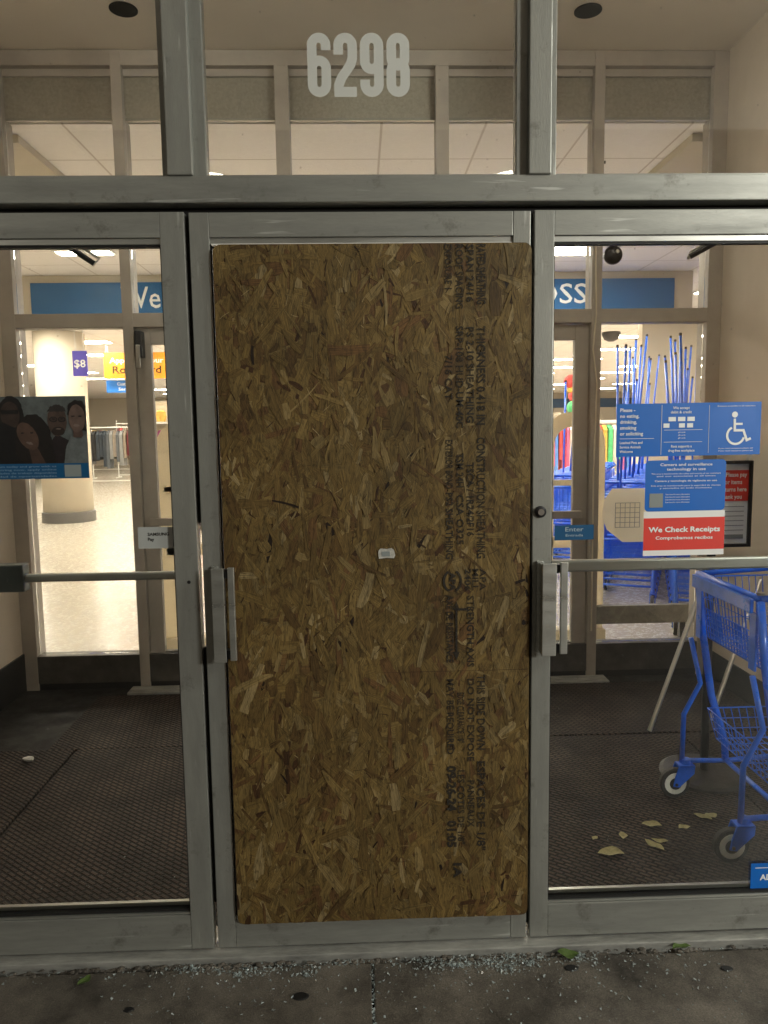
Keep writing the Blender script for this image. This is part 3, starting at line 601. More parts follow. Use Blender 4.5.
pp('printed_hair', [(-.492, 1.555), (-.48, 1.585), (-.462, 1.599), (-.44, 1.6), (-.42, 1.588), (-.405, 1.565), (-.398, 1.53), (-.392, 1.49), (-.39, 1.46), (-.47, 1.46), (-.498, 1.49), (-.5, 1.53)], (.012, .009, .008), 5)
pp('printed_face', [(x+(z-1.54)*.3*-1, z) for x, z in ell(-.463, 1.54, .027, .038)], (.10, .058, .042), 6)
pp('printed_smile', [(x, z+(x+.46)*-.25) for x, z in ell(-.459, 1.521, .009, .0035)], (.2, .15, .13), 7)
for ex in (-.476, -.452): pp('printed_eye', ell(ex, 1.549, .005, .002), dk, 7)
pp('printed_neck', [(-.462, 1.505), (-.44, 1.51), (-.425, 1.48), (-.418, 1.463), (-.455, 1.463)], (.07, .04, .03), 5.5)
pp('printed_clothes', [(-.41, 1.463), (-.405, 1.52), (-.385, 1.545), (-.34, 1.52), (-.34, 1.463)], (.02, .014, .016), 3)
pp('printed_face', ell(-.381, 1.581, .026, .042), (.085, .055, .043), 4)
pp('printed_hair', ell(-.381, 1.60, .0265, .025, 20, 15, 165), (.035, .03, .028), 5)
for ex in (-.391, -.368): pp('printed_glasses', ell(ex, 1.585, .0105, .0075), (.01, .01, .011), 6); pp('printed_lens', ell(ex, 1.585, .0082, .0055), (.055, .038, .031), 7); pp('printed_eye', ell(ex, 1.586, .004, .0018), dk, 8)
pp('printed_beard', ell(-.379, 1.553, .018, .012), (.03, .02, .016), 5)
pp('printed_smile', ell(-.378, 1.559, .007, .002), (.2, .15, .13), 7)
pp('printed_hair', [(-.352, 1.6), (-.348, 1.625), (-.332, 1.637), (-.312, 1.635), (-.303, 1.62), (-.3025, 1.55), (-.32, 1.56)], (.014, .010, .010), 6)
pp('printed_face', ell(-.327, 1.587, .0225, .038), (.16, .105, .085), 7)
pp('printed_smile', ell(-.328, 1.568, .0085, .0035), (.2, .15, .13), 8)
for ex in (-.337, -.318): pp('printed_eye', ell(ex, 1.593, .005, .002), dk, 8)
pp('printed_neck', [(-.338, 1.555), (-.315, 1.555), (-.31, 1.535), (-.34, 1.535)], (.12, .075, .06), 6.5)
pp('printed_shirt', [(-.368, 1.463), (-.36, 1.51), (-.345, 1.54), (-.325, 1.528), (-.31, 1.54), (-.3025, 1.542), (-.3025, 1.463)], (.17, .19, .19), 7)
bs = sheet('blue_strip', -.62, -.302, 1.4225, 1.4645, MT['sblue_d'], ps, y=SY-.0026)
bm = bmesh.new()
for k, (s, wd) in enumerate((('Join our team today and grow with us', .22), ('We are hiring now, apply online', .215), ('Oportunidades de trabajo disponibles', .213), ('Igualdad de oportunidades', .19))): text(bm, s, -.39-wd, 1.4545-k*.009, SY-.0032, .0048, width=wd, bold=.01)
obj('lettering', bm, mat('blue_grey_print', (.2, .3, .42), .5), bs)
sheet('code_patch', -.368, -.323, 1.427, 1.46, MT['sgrey'], bs, y=SY-.0031)

# ------------------------------------------------------------------ STRAND BOARD
bx0, bx1, bz0, bz1 = .0665, .923, .104, 2.0405
BY = -.0145
osb = thing('strand_board', 'tall brown oriented strand board covering the middle door', 'board', ((bx0+bx1)/2, -.003, bz0))
bm = bmesh.new(); cl_ = bm.loops.layers.float_color.new('flake'); uvl = bm.loops.layers.uv.new('UVMap')
rr = .022; outl = []
for cx, cz, s in ((bx1-rr, bz1-rr, 0), (bx0+rr, bz1-rr, 90), (bx0+rr, bz0+rr, 180), (bx1-rr, bz0+rr, 270)): outl += arc(cx, cz, rr, rr, s, s+90, 5)
poly(bm, outl, BY+.0035, .011)
for f in bm.faces:
    for l in f.loops: l[cl_] = (.15, .085, .03, 1); l[uvl].uv = (l.vert.co.x, l.vert.co.z)
pal = [((.160, .103, .031), 34), ((.182, .121, .040), 24), ((.138, .086, .026), 22), ((.21, .146, .056), 10), ((.104, .060, .018), 14), ((.26, .19, .085), 3), ((.055, .025, .008), 3.4), ((.018, .009, .004), 1.3), ((.122, .064, .022), 8)]
cw = [p[1] for p in pal]
NF = 4300
def clampb(x, z):
    m_ = .001
    x = min(max(x, bx0+m_), bx1-m_); z = min(max(z, bz0+m_), bz1-m_)
    for cx, cz, sx, sz in ((bx1-rr, bz1-rr, 1, 1), (bx0+rr, bz1-rr, -1, 1), (bx0+rr, bz0+rr, -1, -1), (bx1-rr, bz0+rr, 1, -1)):
        dx, dz = (x-cx)*sx, (z-cz)*sz
        if dx > 0 and dz > 0 and math.hypot(dx, dz) > rr: q = rr/math.hypot(dx, dz); x, z = cx+dx*q*sx, cz+dz*q*sz
    return x, z
for i in range(NF):
    lay = i/NF
    big = lay < .45
    ln = rnd.uniform(.07, .17) if big else rnd.choice((rnd.uniform(.04, .09), rnd.uniform(.07, .15), rnd.uniform(.015, .05)))
    wd = rnd.uniform(.016, .042) if big else rnd.choice((rnd.uniform(.012, .036), rnd.uniform(.005, .018)))
    c = rnd.choices(pal, cw)[0][0]
    if lay > .72 and rnd.random() < .5:
        ln = rnd.uniform(.006, .035); wd = rnd.uniform(.0008, .0028); c = rnd.choice(((.05, .022, .008), (.09, .045, .015), (.33, .24, .11), (.035, .016, .006)))  # thin slivers; the dark ones paint in shadow edges between flakes
    if max(c) < .086 and wd > .003: ln *= .6; wd *= .5
    if c[0] > .4: ln *= .55; wd *= .55
    k = rnd.uniform(.86, 1.15); c = tuple(v*k for v in c)
    an = R(90)+rnd.gauss(0, .5) if rnd.random() < .8 else rnd.uniform(0, math.pi)
    cx, cz = rnd.uniform(bx0, bx1), rnd.uniform(bz0, bz1)
    ux, uz = math.cos(an), math.sin(an); taper = rnd.uniform(.55, 1); n_ = 5
    y0_ = BY+.0024-lay*.0024; ty = rnd.uniform(-.00012, .00012); tx = rnd.uniform(-.00008, .00008)
    bend = rnd.uniform(-.06, .06)*ln
    side1, side2 = [], []
    for q in range(n_):
        s = q/(n_-1)*2-1; hwid = wd/2*(1-(1-taper)*max(0, s))*rnd.uniform(.82, 1.08)
        if q in (0, n_-1): hwid *= rnd.uniform(.45, 1)
        ax = s*ln/2*(1 if q not in (0, n_-1) else rnd.uniform(.9, 1.1)); bo = bend*(1-s*s)
        side1.append((ax, bo+hwid, s)); side2.append((ax+rnd.uniform(-.05, .05)*wd, bo-hwid, s))
    ring = side1+side2[::-1]; vs = []
    for ax, bo, s in ring:
        x_, z_ = clampb(cx+ux*ax-uz*bo, cz+uz*ax+ux*bo); vs.append(bm.verts.new((x_, y0_+ty*s+tx*bo/wd, z_)))
    vtop = vs[:n_]; vbot = vs[n_:][::-1]; ou, ov = rnd.uniform(0, 50), rnd.uniform(0, 50)
    for q in range(n_-1):
        try: f = bm.faces.new((vtop[q], vtop[q+1], vbot[q+1], vbot[q]))
        except ValueError: continue
        uvs = ((ring[q][0], ring[q][1]), (ring[q+1][0], ring[q+1][1]), (side2[q+1][0], side2[q+1][1]), (side2[q][0], side2[q][1]))
        for l, (a_, b_) in zip(f.loops, uvs): l[cl_] = (*c, 1); l[uvl].uv = (a_+ou, b_+ov)
nf0 = len(bm.faces); box(bm, .50, bx1-.006, BY-.0002, BY, .8562, .8575)
bm.faces.ensure_lookup_table()
for f in bm.faces[nf0:]:
    for l in f.loops: l[cl_] = (.07, .035, .012, 1); l[uvl].uv = (l.vert.co.x, l.vert.co.z)
obj('panel', bm, MT['osb'], osb)
# stencilled mill text running down the sheet
bm = bmesh.new(); TY = BY-.0012
def zp(v): return 2.0405-(v-243.5)/(918-243.5)*(2.0405-.104)
cols = {}
def down(s, xcol, v0, v1, h=.0195, bold=.022): text(cols.setdefault(0 if xcol < .69 else 1 if xcol < .73 else 2 if xcol < .76 else 3, bmesh.new()), s, xcol, zp(v0), TY, h, width=zp(v0)-zp(v1), rot=-90, bold=bold)
X1, X2, X3, X4 = .686, .716, .745, .773   # baselines, left to right
down('EXPOSURE 1', X1, 245, 286); down('7/16 CAT', X1, 347, 389); down('EXTERIOR BOND', X1, 427, 474); down('PS2 SHEATHING', X1, 478, 543)
down('ROOF SPACING', X2, 245, 304); down('SRP-108 HUD-UM-40C', X2, 320, 416); down('TSM 24H', X2, 440, 473); down('CSA O325', X2, 480, 529)
down('SPAN 24/16', X3, 245, 298); down('PS 2-10 SHEATHING', X3, 321, 411); down('TSCA / 1R24/2F16', X3, 449, 521)
down('RATED SHEATHING', X4, 245, 300, .024); down('THICKNESS 0.418 IN', X4, 320, 413, .023); down('CONSTRUCTION SHEATHING', X4, 425, 543, .023)
for k, s in enumerate(('APA', 'MILL', '2406')): down(s, X4+.008-k*.021, 553, 575, .017)
ribbon(bm, arc(.703, zp(565), .024, .030, 115, 245, 14), .0035, TY); ribbon(bm, arc(.703, zp(565), .024, .030, -65, 65, 14), .0035, TY)
down('APA', .695, 556, 575, .017, .05)
down('AXE DE RESISTANCE', X1, 579, 647); down('STRENGTH AXIS', X3, 580, 652)
box(bm, .711, .717, TY-.0002, TY, zp(640), zp(592)); poly(bm, [(.704, zp(594)), (.714, zp(585)), (.724, zp(594))], TY-.0001)
poly(bm, [(.724, zp(636)), (.714, zp(645)), (.704, zp(636))][::-1], TY-.0001); box(bm, .717, .748, TY-.0002, TY, zp(594.6), zp(592.2))
down('MAY BE REQUIRED', X1, 664, 742); down('09-26-24', X1, 754, 802, .025, .05); down('01:05', X1, 812, 841, .025, .05); down('1A', X1+.018, 858, 874, .022, .05)
down('EDGE CLEARANCE 1/8"', X2, 678, 730); down('LES COTES DE 1/8"', X2, 759, 838)
down('DO NOT EXPOSE', X3, 664, 750); down('PANNEAUX', X3, 770, 820)
down('THIS SIDE DOWN', X4, 660, 738, .023); down('ESPACES DE 1/8"', X4, 750, 845, .023)
obj('printed_emblem', bm, MT['ink'], osb)
for k_ in sorted(cols): obj('printed_text', cols[k_], MT['ink'], osb)
# white torn label on the board
lb = thing('paper_label', 'small white torn label stuck on the middle of the strand board', 'label', (.535, BY-.002, 1.18))
bm = bmesh.new(); poly(bm, [(x*.85+.067, z*.85+.190) for x, z in ((.506, 1.171), (.504, 1.19), (.506, 1.199), (.512, 1.205), (.533, 1.203), (.548, 1.206), (.556, 1.199), (.560, 1.182), (.556, 1.172), (.53, 1.1735))], BY-.0016, .0005); obj('paper', bm, mat('torn_paper', (.5, .49, .45), .8, noise_amt=.4, nscale=90), lb)
sheet('printed_patch', .505, .528, 1.192, 1.206, MT['sgrey'], lb, y=BY-.0024)

# ------------------------------------------------------------------ CARTS
def wire(bm, a, b, r=.0022): tube(bm, [a, b], r, 5, cap=False)
def caster(root, x, y, tr=-.045, fork='blue', r=.062, z0=.02):
    """tr: trailing offset of the axle"""
    z = z0+r; xa = x+tr
    cs = bmesh.new()
    lathe(cs, [(.02, 0), (.02, .025)], (x, y, z+.075), n=14)
    for s in (-1, 1):
        yy = y+s*.021
        vs = [(x-.035, z+.078), (x+.03, z+.078), (x+.028, z+.045), (xa+.012, z-.012), (xa-.012, z-.008), (xa-.005, z+.03)]
        A = [cs.verts.new((a, yy-.003, b_)) for a, b_ in vs]; Bv = [cs.verts.new((a, yy+.003, b_)) for a, b_ in vs]
        cs.faces.new(A); cs.faces.new(Bv[::-1])
        for i in range(6): cs.faces.new((A[i], Bv[i], Bv[(i+1) % 6], A[(i+1) % 6]))
    box(cs, x-.035, x+.03, y-.024, y+.024, z+.07, z+.08, bev=.003)
    bmesh.ops.recalc_face_normals(cs, faces=cs.faces)
    c = obj('caster', cs, MT[fork], root)
    t_ = bmesh.new(); lathe(t_, [(r*.72, -.013), (r*.93, -.014), (r, -.009), (r, .009), (r*.93, .014), (r*.72, .013)], (xa, y, z), 'y', 32); obj('tyre', t_, MT['rubber'], c, smooth=False)
    t_ = bmesh.new(); lathe(t_, [(r*.42, -.0150), (r*.72, -.0152), (r*.73, -.012), (r*.73, .012), (r*.72, .0152), (r*.42, .0150)], (xa, y, z), 'y', 32); obj('rim', t_, MT['rim'], c)
    t_ = bmesh.new(); lathe(t_, [(r*.4, -.0165), (r*.41, -.012), (r*.41, .012), (r*.4, .0165)], (xa, y, z), 'y', 20); lathe(t_, [(.006, -.027), (.007, -.016), (.007, .016), (.006, .027)], (xa, y, z), 'y', 10); obj('hub', t_, MT['dark_steel'], c)
    return c
def make_cart(x0, yc, label, pole=True, detail=1, z0=.02, hw=.235):
    """two-tier cart, nose at x0, running to +x"""
    t = thing('shopping_cart', label, 'shopping cart', (x0+.4, yc, z0))
    # frame
    f = bmesh.new()
    for s in (-1, 1):
        yy = yc+s*hw
        tube(f, [(x0+.05, yy, .95), (x0+.075, yy, .72), (x0+.12, yy, .45), (x0+.175, yy-s*.012, .26), (x0+.18, yy-s*.015, .185)], .012, 8, flat=(.010, .0155))
        tube(f, [(x0+.03, yy+s*.004, .69), (x0+.075, yy+s*.004, .50), (x0+.01, yy+s*.004, .37), (x0+.008, yy+s*.004, .165)], .0105, 8)
        tube(f, [(x0+.008, yy, .175), (x0+.18, yy-s*.012, .175), (x0+.74, yy-s*.02, .22), (x0+.78, yy, .5), (x0+.74, yy, .96)], .0105, 8)
        tube(f, [(x0+.05, yy, .955), (x0+.42, yy, .975), (x0+.74, yy, 1.0)], .011, 8)
    tube(f, [(x0+.05, yc-hw, .955), (x0+.05, yc+hw, .955)], .013, 8)
    tube(f, [(x0+.74, yc-hw, .5), (x0+.74, yc+hw, .5)], .010, 8); tube(f, [(x0+.18, yc-hw+.01, .18), (x0+.18, yc+hw-.01, .18)], .010, 8)
    obj('frame', f, MT['blue'], t, smooth=True)
    # upper basket, tapering
    def basket(name, za, zb, xa, xb, xa2, wv, n1, n2, floor_r=.0019, front_panel=False):
        b_ = bmesh.new(); wtop, wbot = hw-.012, hw-.035
        for k in range(n1+1):       # side wires
            u = k/n1
            for s in (-1, 1): wire(b_, (xa+(xb-xa)*u, yc+s*wtop, zb), (xa2+(xb-.03-xa2)*u, yc+s*wbot, za), floor_r)
            wire(b_, (xa2+(xb-.03-xa2)*u, yc-wbot, za), (xa2+(xb-.03-xa2)*u, yc+wbot, za), floor_r)
        for k in range(n2+1):       # end wires
            v = -1+2*k/n2
            wire(b_, (xa, yc+v*wtop, zb), (xa2, yc+v*wbot, za), floor_r); wire(b_, (xb, yc+v*wtop, zb), (xb-.03, yc+v*wbot, za), floor_r)
            if k % 2 == 0: wire(b_, (xa2, yc+v*wbot, za), (xb-.03, yc+v*wbot, za), floor_r*1.2)
        for h_ in (0, .33, .66, 1):
            q = floor_r*1.7 if h_ in (0, 1) else floor_r; zz = za+(zb-za)*h_; ww = wbot+(wtop-wbot)*h_; x_a = xa2+(xa-xa2)*h_; x_b = xb-.03*(1-h_)
            tube(b_, [(x_a, yc-ww, zz), (x_b, yc-ww, zz), (x_b, yc+ww, zz), (x_a, yc+ww, zz)], q, 5, closed=True)
        return obj(name, b_, MT['bluewire'], t, smooth=True)
    basket('upper_basket', .70, .945, x0+.055, x0+.72, x0+.085, 0, int(24*detail), int(17*detail))
    basket('lower_basket', .28, .40, x0+.10, x0+.74, x0+.13, 0, int(20*detail), int(14*detail), .0018)
    # blue plastic nose panel with cut-out: top band, two posts
    n_ = bmesh.new()
    for z_a, z_b in ((.905, .955),): box(n_, x0+.020, x0+.033, yc-hw+.01, yc+hw-.01, z_a, z_b, bev=.003)
    for s in (-1, 1): box(n_, x0+.042, x0+.050, yc+s*(hw-.03)-.022, yc+s*(hw-.03)+.022, .70, .904, bev=.003)
    if detail == 1:
        q_ = bmesh.new()
        for k in range(20): v = -1+2*k/19; wire(q_, (x0+.068, yc+v*(hw-.03), .82), (x0+.084, yc+v*(hw-.035), .70), .003)
        for k in range(6): wire(q_, (x0+.068+k*.003, yc-hw+.03, .82-k*.023), (x0+.068+k*.003, yc+hw-.03, .82-k*.023), .003)
        obj('lattice_plate', q_, MT['blue'], t); obj('nose_panel', n_, MT['blue'], t)
    else: n_.free()
    hb = bmesh.new(); tube(hb, [(x0+.76, yc-hw-.01, 1.0), (x0+.80, yc-hw, 1.03), (x0+.80, yc+hw, 1.03), (x0+.76, yc+hw+.01, 1.0)], .015, 10); obj('handle', hb, MT['blue'], t, smooth=True)
    for s in (-1, 1): caster(t, x0+.022, yc+s*hw)
    for s in (-1, 1): caster(t, x0+.74, yc+s*hw*.9, z0=z0)
    if pole:
        p = bmesh.new(); tube(p, [(x0+.72, yc+.12, .9), (x0+.725, yc+.12, 2.36)], .0115, 8); pl = obj('pole', p, MT['blue'], t, smooth=True)
        p = bmesh.new(); lathe(p, [(.0125, 2.36), (.0125, 2.38), (.009, 2.384)], (x0+.725, yc+.12, 0), n=10); obj('pole_cap', p, MT['black'], pl)
    return t
near = make_cart(1.745, .595, 'blue two tier shopping cart parked inside behind the right door', pole=False)
# bright cap rivets on near cart rail
bm = bmesh.new()
for s in (-1, 1):
    lathe(bm, [(.014, -.004), (.014, .004)], (1.795, .595+s*.235, .975), 'z', 12)
obj('chrome_cap', bm, MT['chrome'], near)
# corral: nested rows in the store, each cart shifted .27 m behind the one in front
proto = make_cart(0, 0, 'blue shopping cart with tall anti theft pole nested in the store corral', detail=.6)
tagrow = (('nearest row', 3.02, 3.55, 69, 14), ('middle row', 2.72, 4.45, 66, 14), ('farthest row', 2.45, 5.7, 66, 12))
first = True
r3 = random.Random(3)
for rn, x, y_, an, n_ in tagrow:
    for k in range(n_):
        c = proto if first else copy_tree(proto); first = False
        c.location = (x+math.cos(R(an))*.27*k+.1, y_+math.sin(R(an))*.27*k, .014)
        c.rotation_euler.z = R(an)
        c['group'] = 'nested blue carts in the store corral'
        c['label'] = ('front blue cart of the %s of nested carts' % rn) if k == 0 else ('blue cart nested behind the front cart of the %s' % rn)
        pol = [o for o in C.objects if o.parent == c and o.name.startswith('pole')]
        for p_ in pol:
            p_.rotation_euler = (R(r3.uniform(-5, 5)), R(r3.uniform(-4, 4)), 0); p_.location.z += r3.uniform(-.25, .2)

# ------------------------------------------------------------------ vestibule things on the right
st = thing('sign_stand', 'black floor stand with round base and framed red and white notice', 'sign stand', (1.94, 1.03, .02))
bm = bmesh.new(); lathe(bm, [(.185, .016), (.185, .026), (.17, .034), (.02, .04)], (1.94, 1.03, 0), n=48); obj('base_disc', bm, mat('worn_black_metal', (.03, .028, .025), .4, .3, noise_amt=.3, nscale=12), st)
bm = bmesh.new(); tube(bm, [(1.94, 1.03, .036), (1.94, 1.03, 1.03)], .018, 12); obj('post', bm, MT['black'], st, smooth=True)
fx0, fx1, fz0, fz1 = 1.79, 2.095, 1.03, 1.395
obj('sign_frame', B((fx0, fx0+.014, 1.0, 1.025, fz0, fz1), (fx1-.014, fx1, 1.0, 1.025, fz0, fz1), (fx0+.014, fx1-.014, 1.0, 1.025, fz1-.014, fz1), (fx0+.014, fx1-.014, 1.0, 1.025, fz0, fz0+.014), bev=.002), MT['black'], st)
pg = sheet('notice_sheet', fx0+.014, fx1-.014, fz0+.014, fz1-.014, MT['swhite'], st, y=1.012)
sheet('red_panel', fx0+.014, fx1-.014, 1.225, 1.355, MT['sred'], pg, y=1.0105)
bm = bmesh.new()
for k, s in enumerate(('Please pay', 'for items', 'Returns here', 'Thank you')): text(bm, s, fx1-.022-(0 if k in (0, 2) else .02), 1.328-k*.031, 1.0095, .018, align='RIGHT', bold=.02, sx=.85)
obj('lettering', bm, MT['sletter'], pg)
bm = bmesh.new()
for k in range(7): box(bm, fx0+.03, fx1-.03, 1.0102, 1.0106, 1.2-k*.02, 1.203-k*.02)
box(bm, fx1-.11, fx1-.03, 1.0098, 1.0101, 1.065, 1.08); obj('printed_lines', bm, MT['sgrey'], pg)
es = thing('folding_easel', 'thin silver easel legs leaning on the right wall beyond the cart', 'easel', (2.1, 1.55, .02))
for p0, p1 in (((1.88, 1.50, .02), (2.57, 1.86, 1.50)), ((2.25, 1.62, .02), (2.58, 1.80, .72))):
    bm = bmesh.new(); tube(bm, [p0, p1], .011, 8, flat=(.006, .014)); obj('leg', bm, MT['chrome'], es)

# security pedestals and a rounded notice near the inner doors
def pedestal(x, y_, lab, ry=0):
    t = thing('security_pedestal', lab, 'security gate', (x, y_, .014)); bm = bmesh.new()
    W_, H_, sw = .36, 1.60, .05
    out = [(x-W_/2, .10)]+[(x-W_/2, H_-W_/2)]+arc(x, H_-W_/2, W_/2, W_/2, 180, 0, 14)+[(x+W_/2, .1)]
    ribbon(bm, [(px, pz) for px, pz in out], .05, y_)
    for vv in list(bm.verts): pass
    r_ = bmesh.ops.extrude_face_region(bm, geom=bm.faces[:]); bmesh.ops.translate(bm, verts=[v for v in r_['geom'] if isinstance(v, bmesh.types.BMVert)], vec=(0, .035, 0)); bmesh.ops.recalc_face_normals(bm, faces=bm.faces)
    obj('loop', bm, MT['opal'], t); obj('crossbar', B((x-W_/2, x+W_/2, y_, y_+.034, .70, .78), (x-W_/2, x+W_/2, y_, y_+.034, 1.14, 1.18), bev=.004), MT['opal'], t)
    obj('foot', B((x-W_/2-.06, x+W_/2+.06, y_-.05, y_+.09, .014, .12), bev=.01), MT['opal'], t); return t
pedestal(1.93, 3.1, 'cream security pedestal with rounded loop behind the right inner door')
pedestal(-.72, 3.1, 'cream security pedestal with rounded loop behind the left inner door')
ct = thing('calendar_notice', 'cream octagonal notice with a grid on the inner glass', 'notice', (2.16, IY+.036, 1.0))
bm = bmesh.new(); poly(bm, [(1.93, 1.10), (1.98, 1.17), (2.30, 1.17), (2.30, .84), (2.05, .84), (1.95, .92), (1.92, 1.0)], IY+.036); obj('notice_board', bm, MT['opal'], ct)
bm = bmesh.new()
for k in range(6): box(bm, 2.0+k*.03, 2.003+k*.03, IY+.033, IY+.035, .93, 1.08)
for k in range(6): box(bm, 2.0, 2.153, IY+.033, IY+.035, .93+k*.03, .933+k*.03)
obj('printed_grid', bm, MT['sgrey'], ct)

cr_ = thing('corral_rail', 'low grey bumper rail in front of the nested carts', 'rail', (2.3, 3.02, .014))
obj('rail_beam', B((1.95, 3.4, 3.0, 3.05, .17, .30), bev=.005), mat('grey_rail', (.2, .19, .17), .5, .3, noise_amt=.3), cr_)
obj('rail_post', B((2.70, 2.74, 3.052, 3.08, .014, .28), bev=.003), MT['dark_steel'], cr_); obj('rail_post', B((1.99, 2.03, 3.052, 3.08, .014, .28), bev=.003), MT['dark_steel'], cr_)
# ------------------------------------------------------------------ store furniture
def hanging_sign(x0, x1, z0, z1, y_, m, words, lab, ht=.12, lm='sletter'):
    t = thing('hanging_sign', lab, 'sign', ((x0+x1)/2, y_, z0)); obj('sign_board', B((x0, x1, y_, y_+.02, z0, z1)), MT[m], t)
    bm = bmesh.new(); tube(bm, [(x0+.05, y_+.01, z1), (x0+.05, y_+.01, SC)], .005, 5); tube(bm, [(x1-.05, y_+.01, z1), (x1-.05, y_+.01, SC)], .005, 5); obj('wire', bm, MT['chrome'], t)
    for k, (s, zz, hh, ma) in enumerate(words):
        bm = bmesh.new(); text(bm, s, (x0+x1)/2, zz, y_-.003, hh, align='CENTER', width=min((x1-x0)*.88, len(s)*hh*.75), bold=.015); obj('lettering', bm, MT[ma], t)
hanging_sign(-4.53, -3.25, 2.62, 3.13, 13, 'orange', [('Apply for your', 2.93, .1, 'sletter'), ('Ross card', 2.73, .14, 'ink')], 'orange store card sign hanging beyond the left door')
hanging_sign(-4.53, -3.75, 2.36, 2.6, 13.1, 'sky_blue', [('Customer', 2.5, .06, 'sletter'), ('Service', 2.4, .06, 'sletter')], 'small bright blue sign hanging just under the orange one')
hanging_sign(-4.13, -3.90, 2.48, 2.88, 10.3, 'purple', [('$8', 2.62, .12, 'sletter')], 'small purple price sign hanging beside the cream column')
rr2 = random.Random(11)
def rack(x, y_, L_, lab, pal_, h=1.45, tiers=1, z0=.014):
    t = thing('clothes_rack', lab, 'clothes rack', (x, y_, z0), 'clothes racks on the shop floor'); bm = bmesh.new()
    for xx in (x-L_/2, x+L_/2):
        tube(bm, [(xx, y_, .03), (xx, y_, h+.12)], .02, 6); tube(bm, [(xx, y_-.3, .04), (xx, y_+.3, .04)], .02, 6)
    tube(bm, [(x-L_/2, y_, h), (x+L_/2, y_, h)], .018, 6); tube(bm, [(x-L_/2, y_, .12), (x+L_/2, y_, .12)], .015, 6)
    obj('rack_frame', bm, MT['white'], t)
    k = x-L_/2+.06
    bins = {}
    while k < x+L_/2-.06:
        m_ = rr2.randrange(len(pal_)); b_ = bins.setdefault(m_, bmesh.new()); wd = rr2.uniform(.05, .10); ln = rr2.uniform(.75, 1.15) if tiers == 1 else rr2.uniform(.5, .7)
        zt = h-.1; dp = rr2.uniform(.18, .24)
        v = [b_.verts.new(p) for p in ((k, y_-.05, zt), (k+wd, y_-.05, zt), (k+wd, y_-dp, zt-.12), (k, y_-dp, zt-.12), (k-.01, y_-dp*.9, zt-ln), (k+wd+.01, y_-dp*.95, zt-ln), (k+wd, y_+.2, zt-.1), (k, y_+.2, zt-.1), (k, y_+.2, zt-ln), (k+wd, y_+.2, zt-ln))]
        for fc in ((0, 1, 2, 3), (3, 2, 5, 4), (0, 7, 6, 1), (7, 8, 9, 6), (0, 3, 4, 8, 7), (1, 6, 9, 5, 2), (4, 5, 9, 8)): b_.faces.new([v[i] for i in fc])
        k += wd+rr2.uniform(.01, .04)
    for m_, b_ in bins.items(): obj('garments', b_, pal_[m_], t)
    return t
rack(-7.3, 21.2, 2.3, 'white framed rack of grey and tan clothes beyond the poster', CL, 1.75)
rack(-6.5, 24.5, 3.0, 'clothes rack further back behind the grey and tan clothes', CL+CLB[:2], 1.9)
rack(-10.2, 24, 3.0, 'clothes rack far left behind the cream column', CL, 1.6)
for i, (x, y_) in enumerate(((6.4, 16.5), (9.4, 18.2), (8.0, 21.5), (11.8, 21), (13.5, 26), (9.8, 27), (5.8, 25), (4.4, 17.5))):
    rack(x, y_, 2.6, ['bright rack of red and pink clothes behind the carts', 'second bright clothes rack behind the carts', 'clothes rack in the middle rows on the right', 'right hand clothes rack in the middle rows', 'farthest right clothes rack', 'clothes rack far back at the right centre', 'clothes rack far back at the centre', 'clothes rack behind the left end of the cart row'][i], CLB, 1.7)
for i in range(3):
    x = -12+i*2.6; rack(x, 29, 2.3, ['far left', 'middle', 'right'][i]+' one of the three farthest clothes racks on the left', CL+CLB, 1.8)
def shelf(x, y_, W_, lab, n=5, h=2.2):
    t = thing('shelf_unit', lab, 'shelf', (x, y_, .014), 'white shelf units'); obj('back_panel', B((x-W_/2, x+W_/2, y_+.4, y_+.43, .014, h)), MT['cream'], t)
    for k in range(n):
        z = .15+k*(h-.2)/n; s_ = obj('shelf', B((x-W_/2, x+W_/2, y_, y_+.4, z, z+.03)), MT['white'], t); xx = x-W_/2+.05
        pieces = {}
        while xx < x+W_/2-.2:
            w_ = rr2.uniform(.08, .22); hh = rr2.uniform(.1, .28); mm = rr2.randrange(7); b_ = pieces.setdefault(mm, bmesh.new())
            lathe(b_, [(w_*.35, 0), (w_*.5, hh*.4), (w_*.4, hh*.85), (w_*.2, hh)], (xx+w_/2, y_+.18, z+.031), n=8) if rr2.random() < .5 else box(b_, xx, xx+w_*.9, y_+.05, y_+.3, z+.031, z+hh, bev=.01)
            xx += w_+.04
        for mm, b_ in pieces.items(): obj('goods', b_, (CLB+CL)[mm], s_)
shelf(-2.35, 9.6, 1.1, 'white shelf unit with goods seen beside the left door stile', 6, 2.05)
shelf(-4.2, 17.5, 1.6, 'white shelf unit farther back at the left', 5)
shelf(-13.5, 19.5, 2.5, 'shelf unit far left behind the column')
shelf(7.2, 30, 4, 'long shelf unit at the back right')
# balloons display by the inner door
bt = thing('balloon_bunch', 'red and green balloons hanging above the carts', 'balloons', (4.45, 12, 1.8))
for (x, z, r_, m_) in ((4.42, 2.40, .13, 0), (4.50, 2.13, .12, 0), (4.48, 1.92, .13, 2), (4.44, 2.25, .08, 3)):
    bm = bmesh.new(); bmesh.ops.create_uvsphere(bm, u_segments=16, v_segments=12, radius=r_); bmesh.ops.translate(bm, verts=bm.verts, vec=(x, 12, z)); obj('balloon', bm, CLB[m_], bt, smooth=True)
bm = bmesh.new(); tube(bm, [(4.45, 12, 1.8), (4.45, 12, SC)], .004, 4); obj('string', bm, MT['white'], bt)
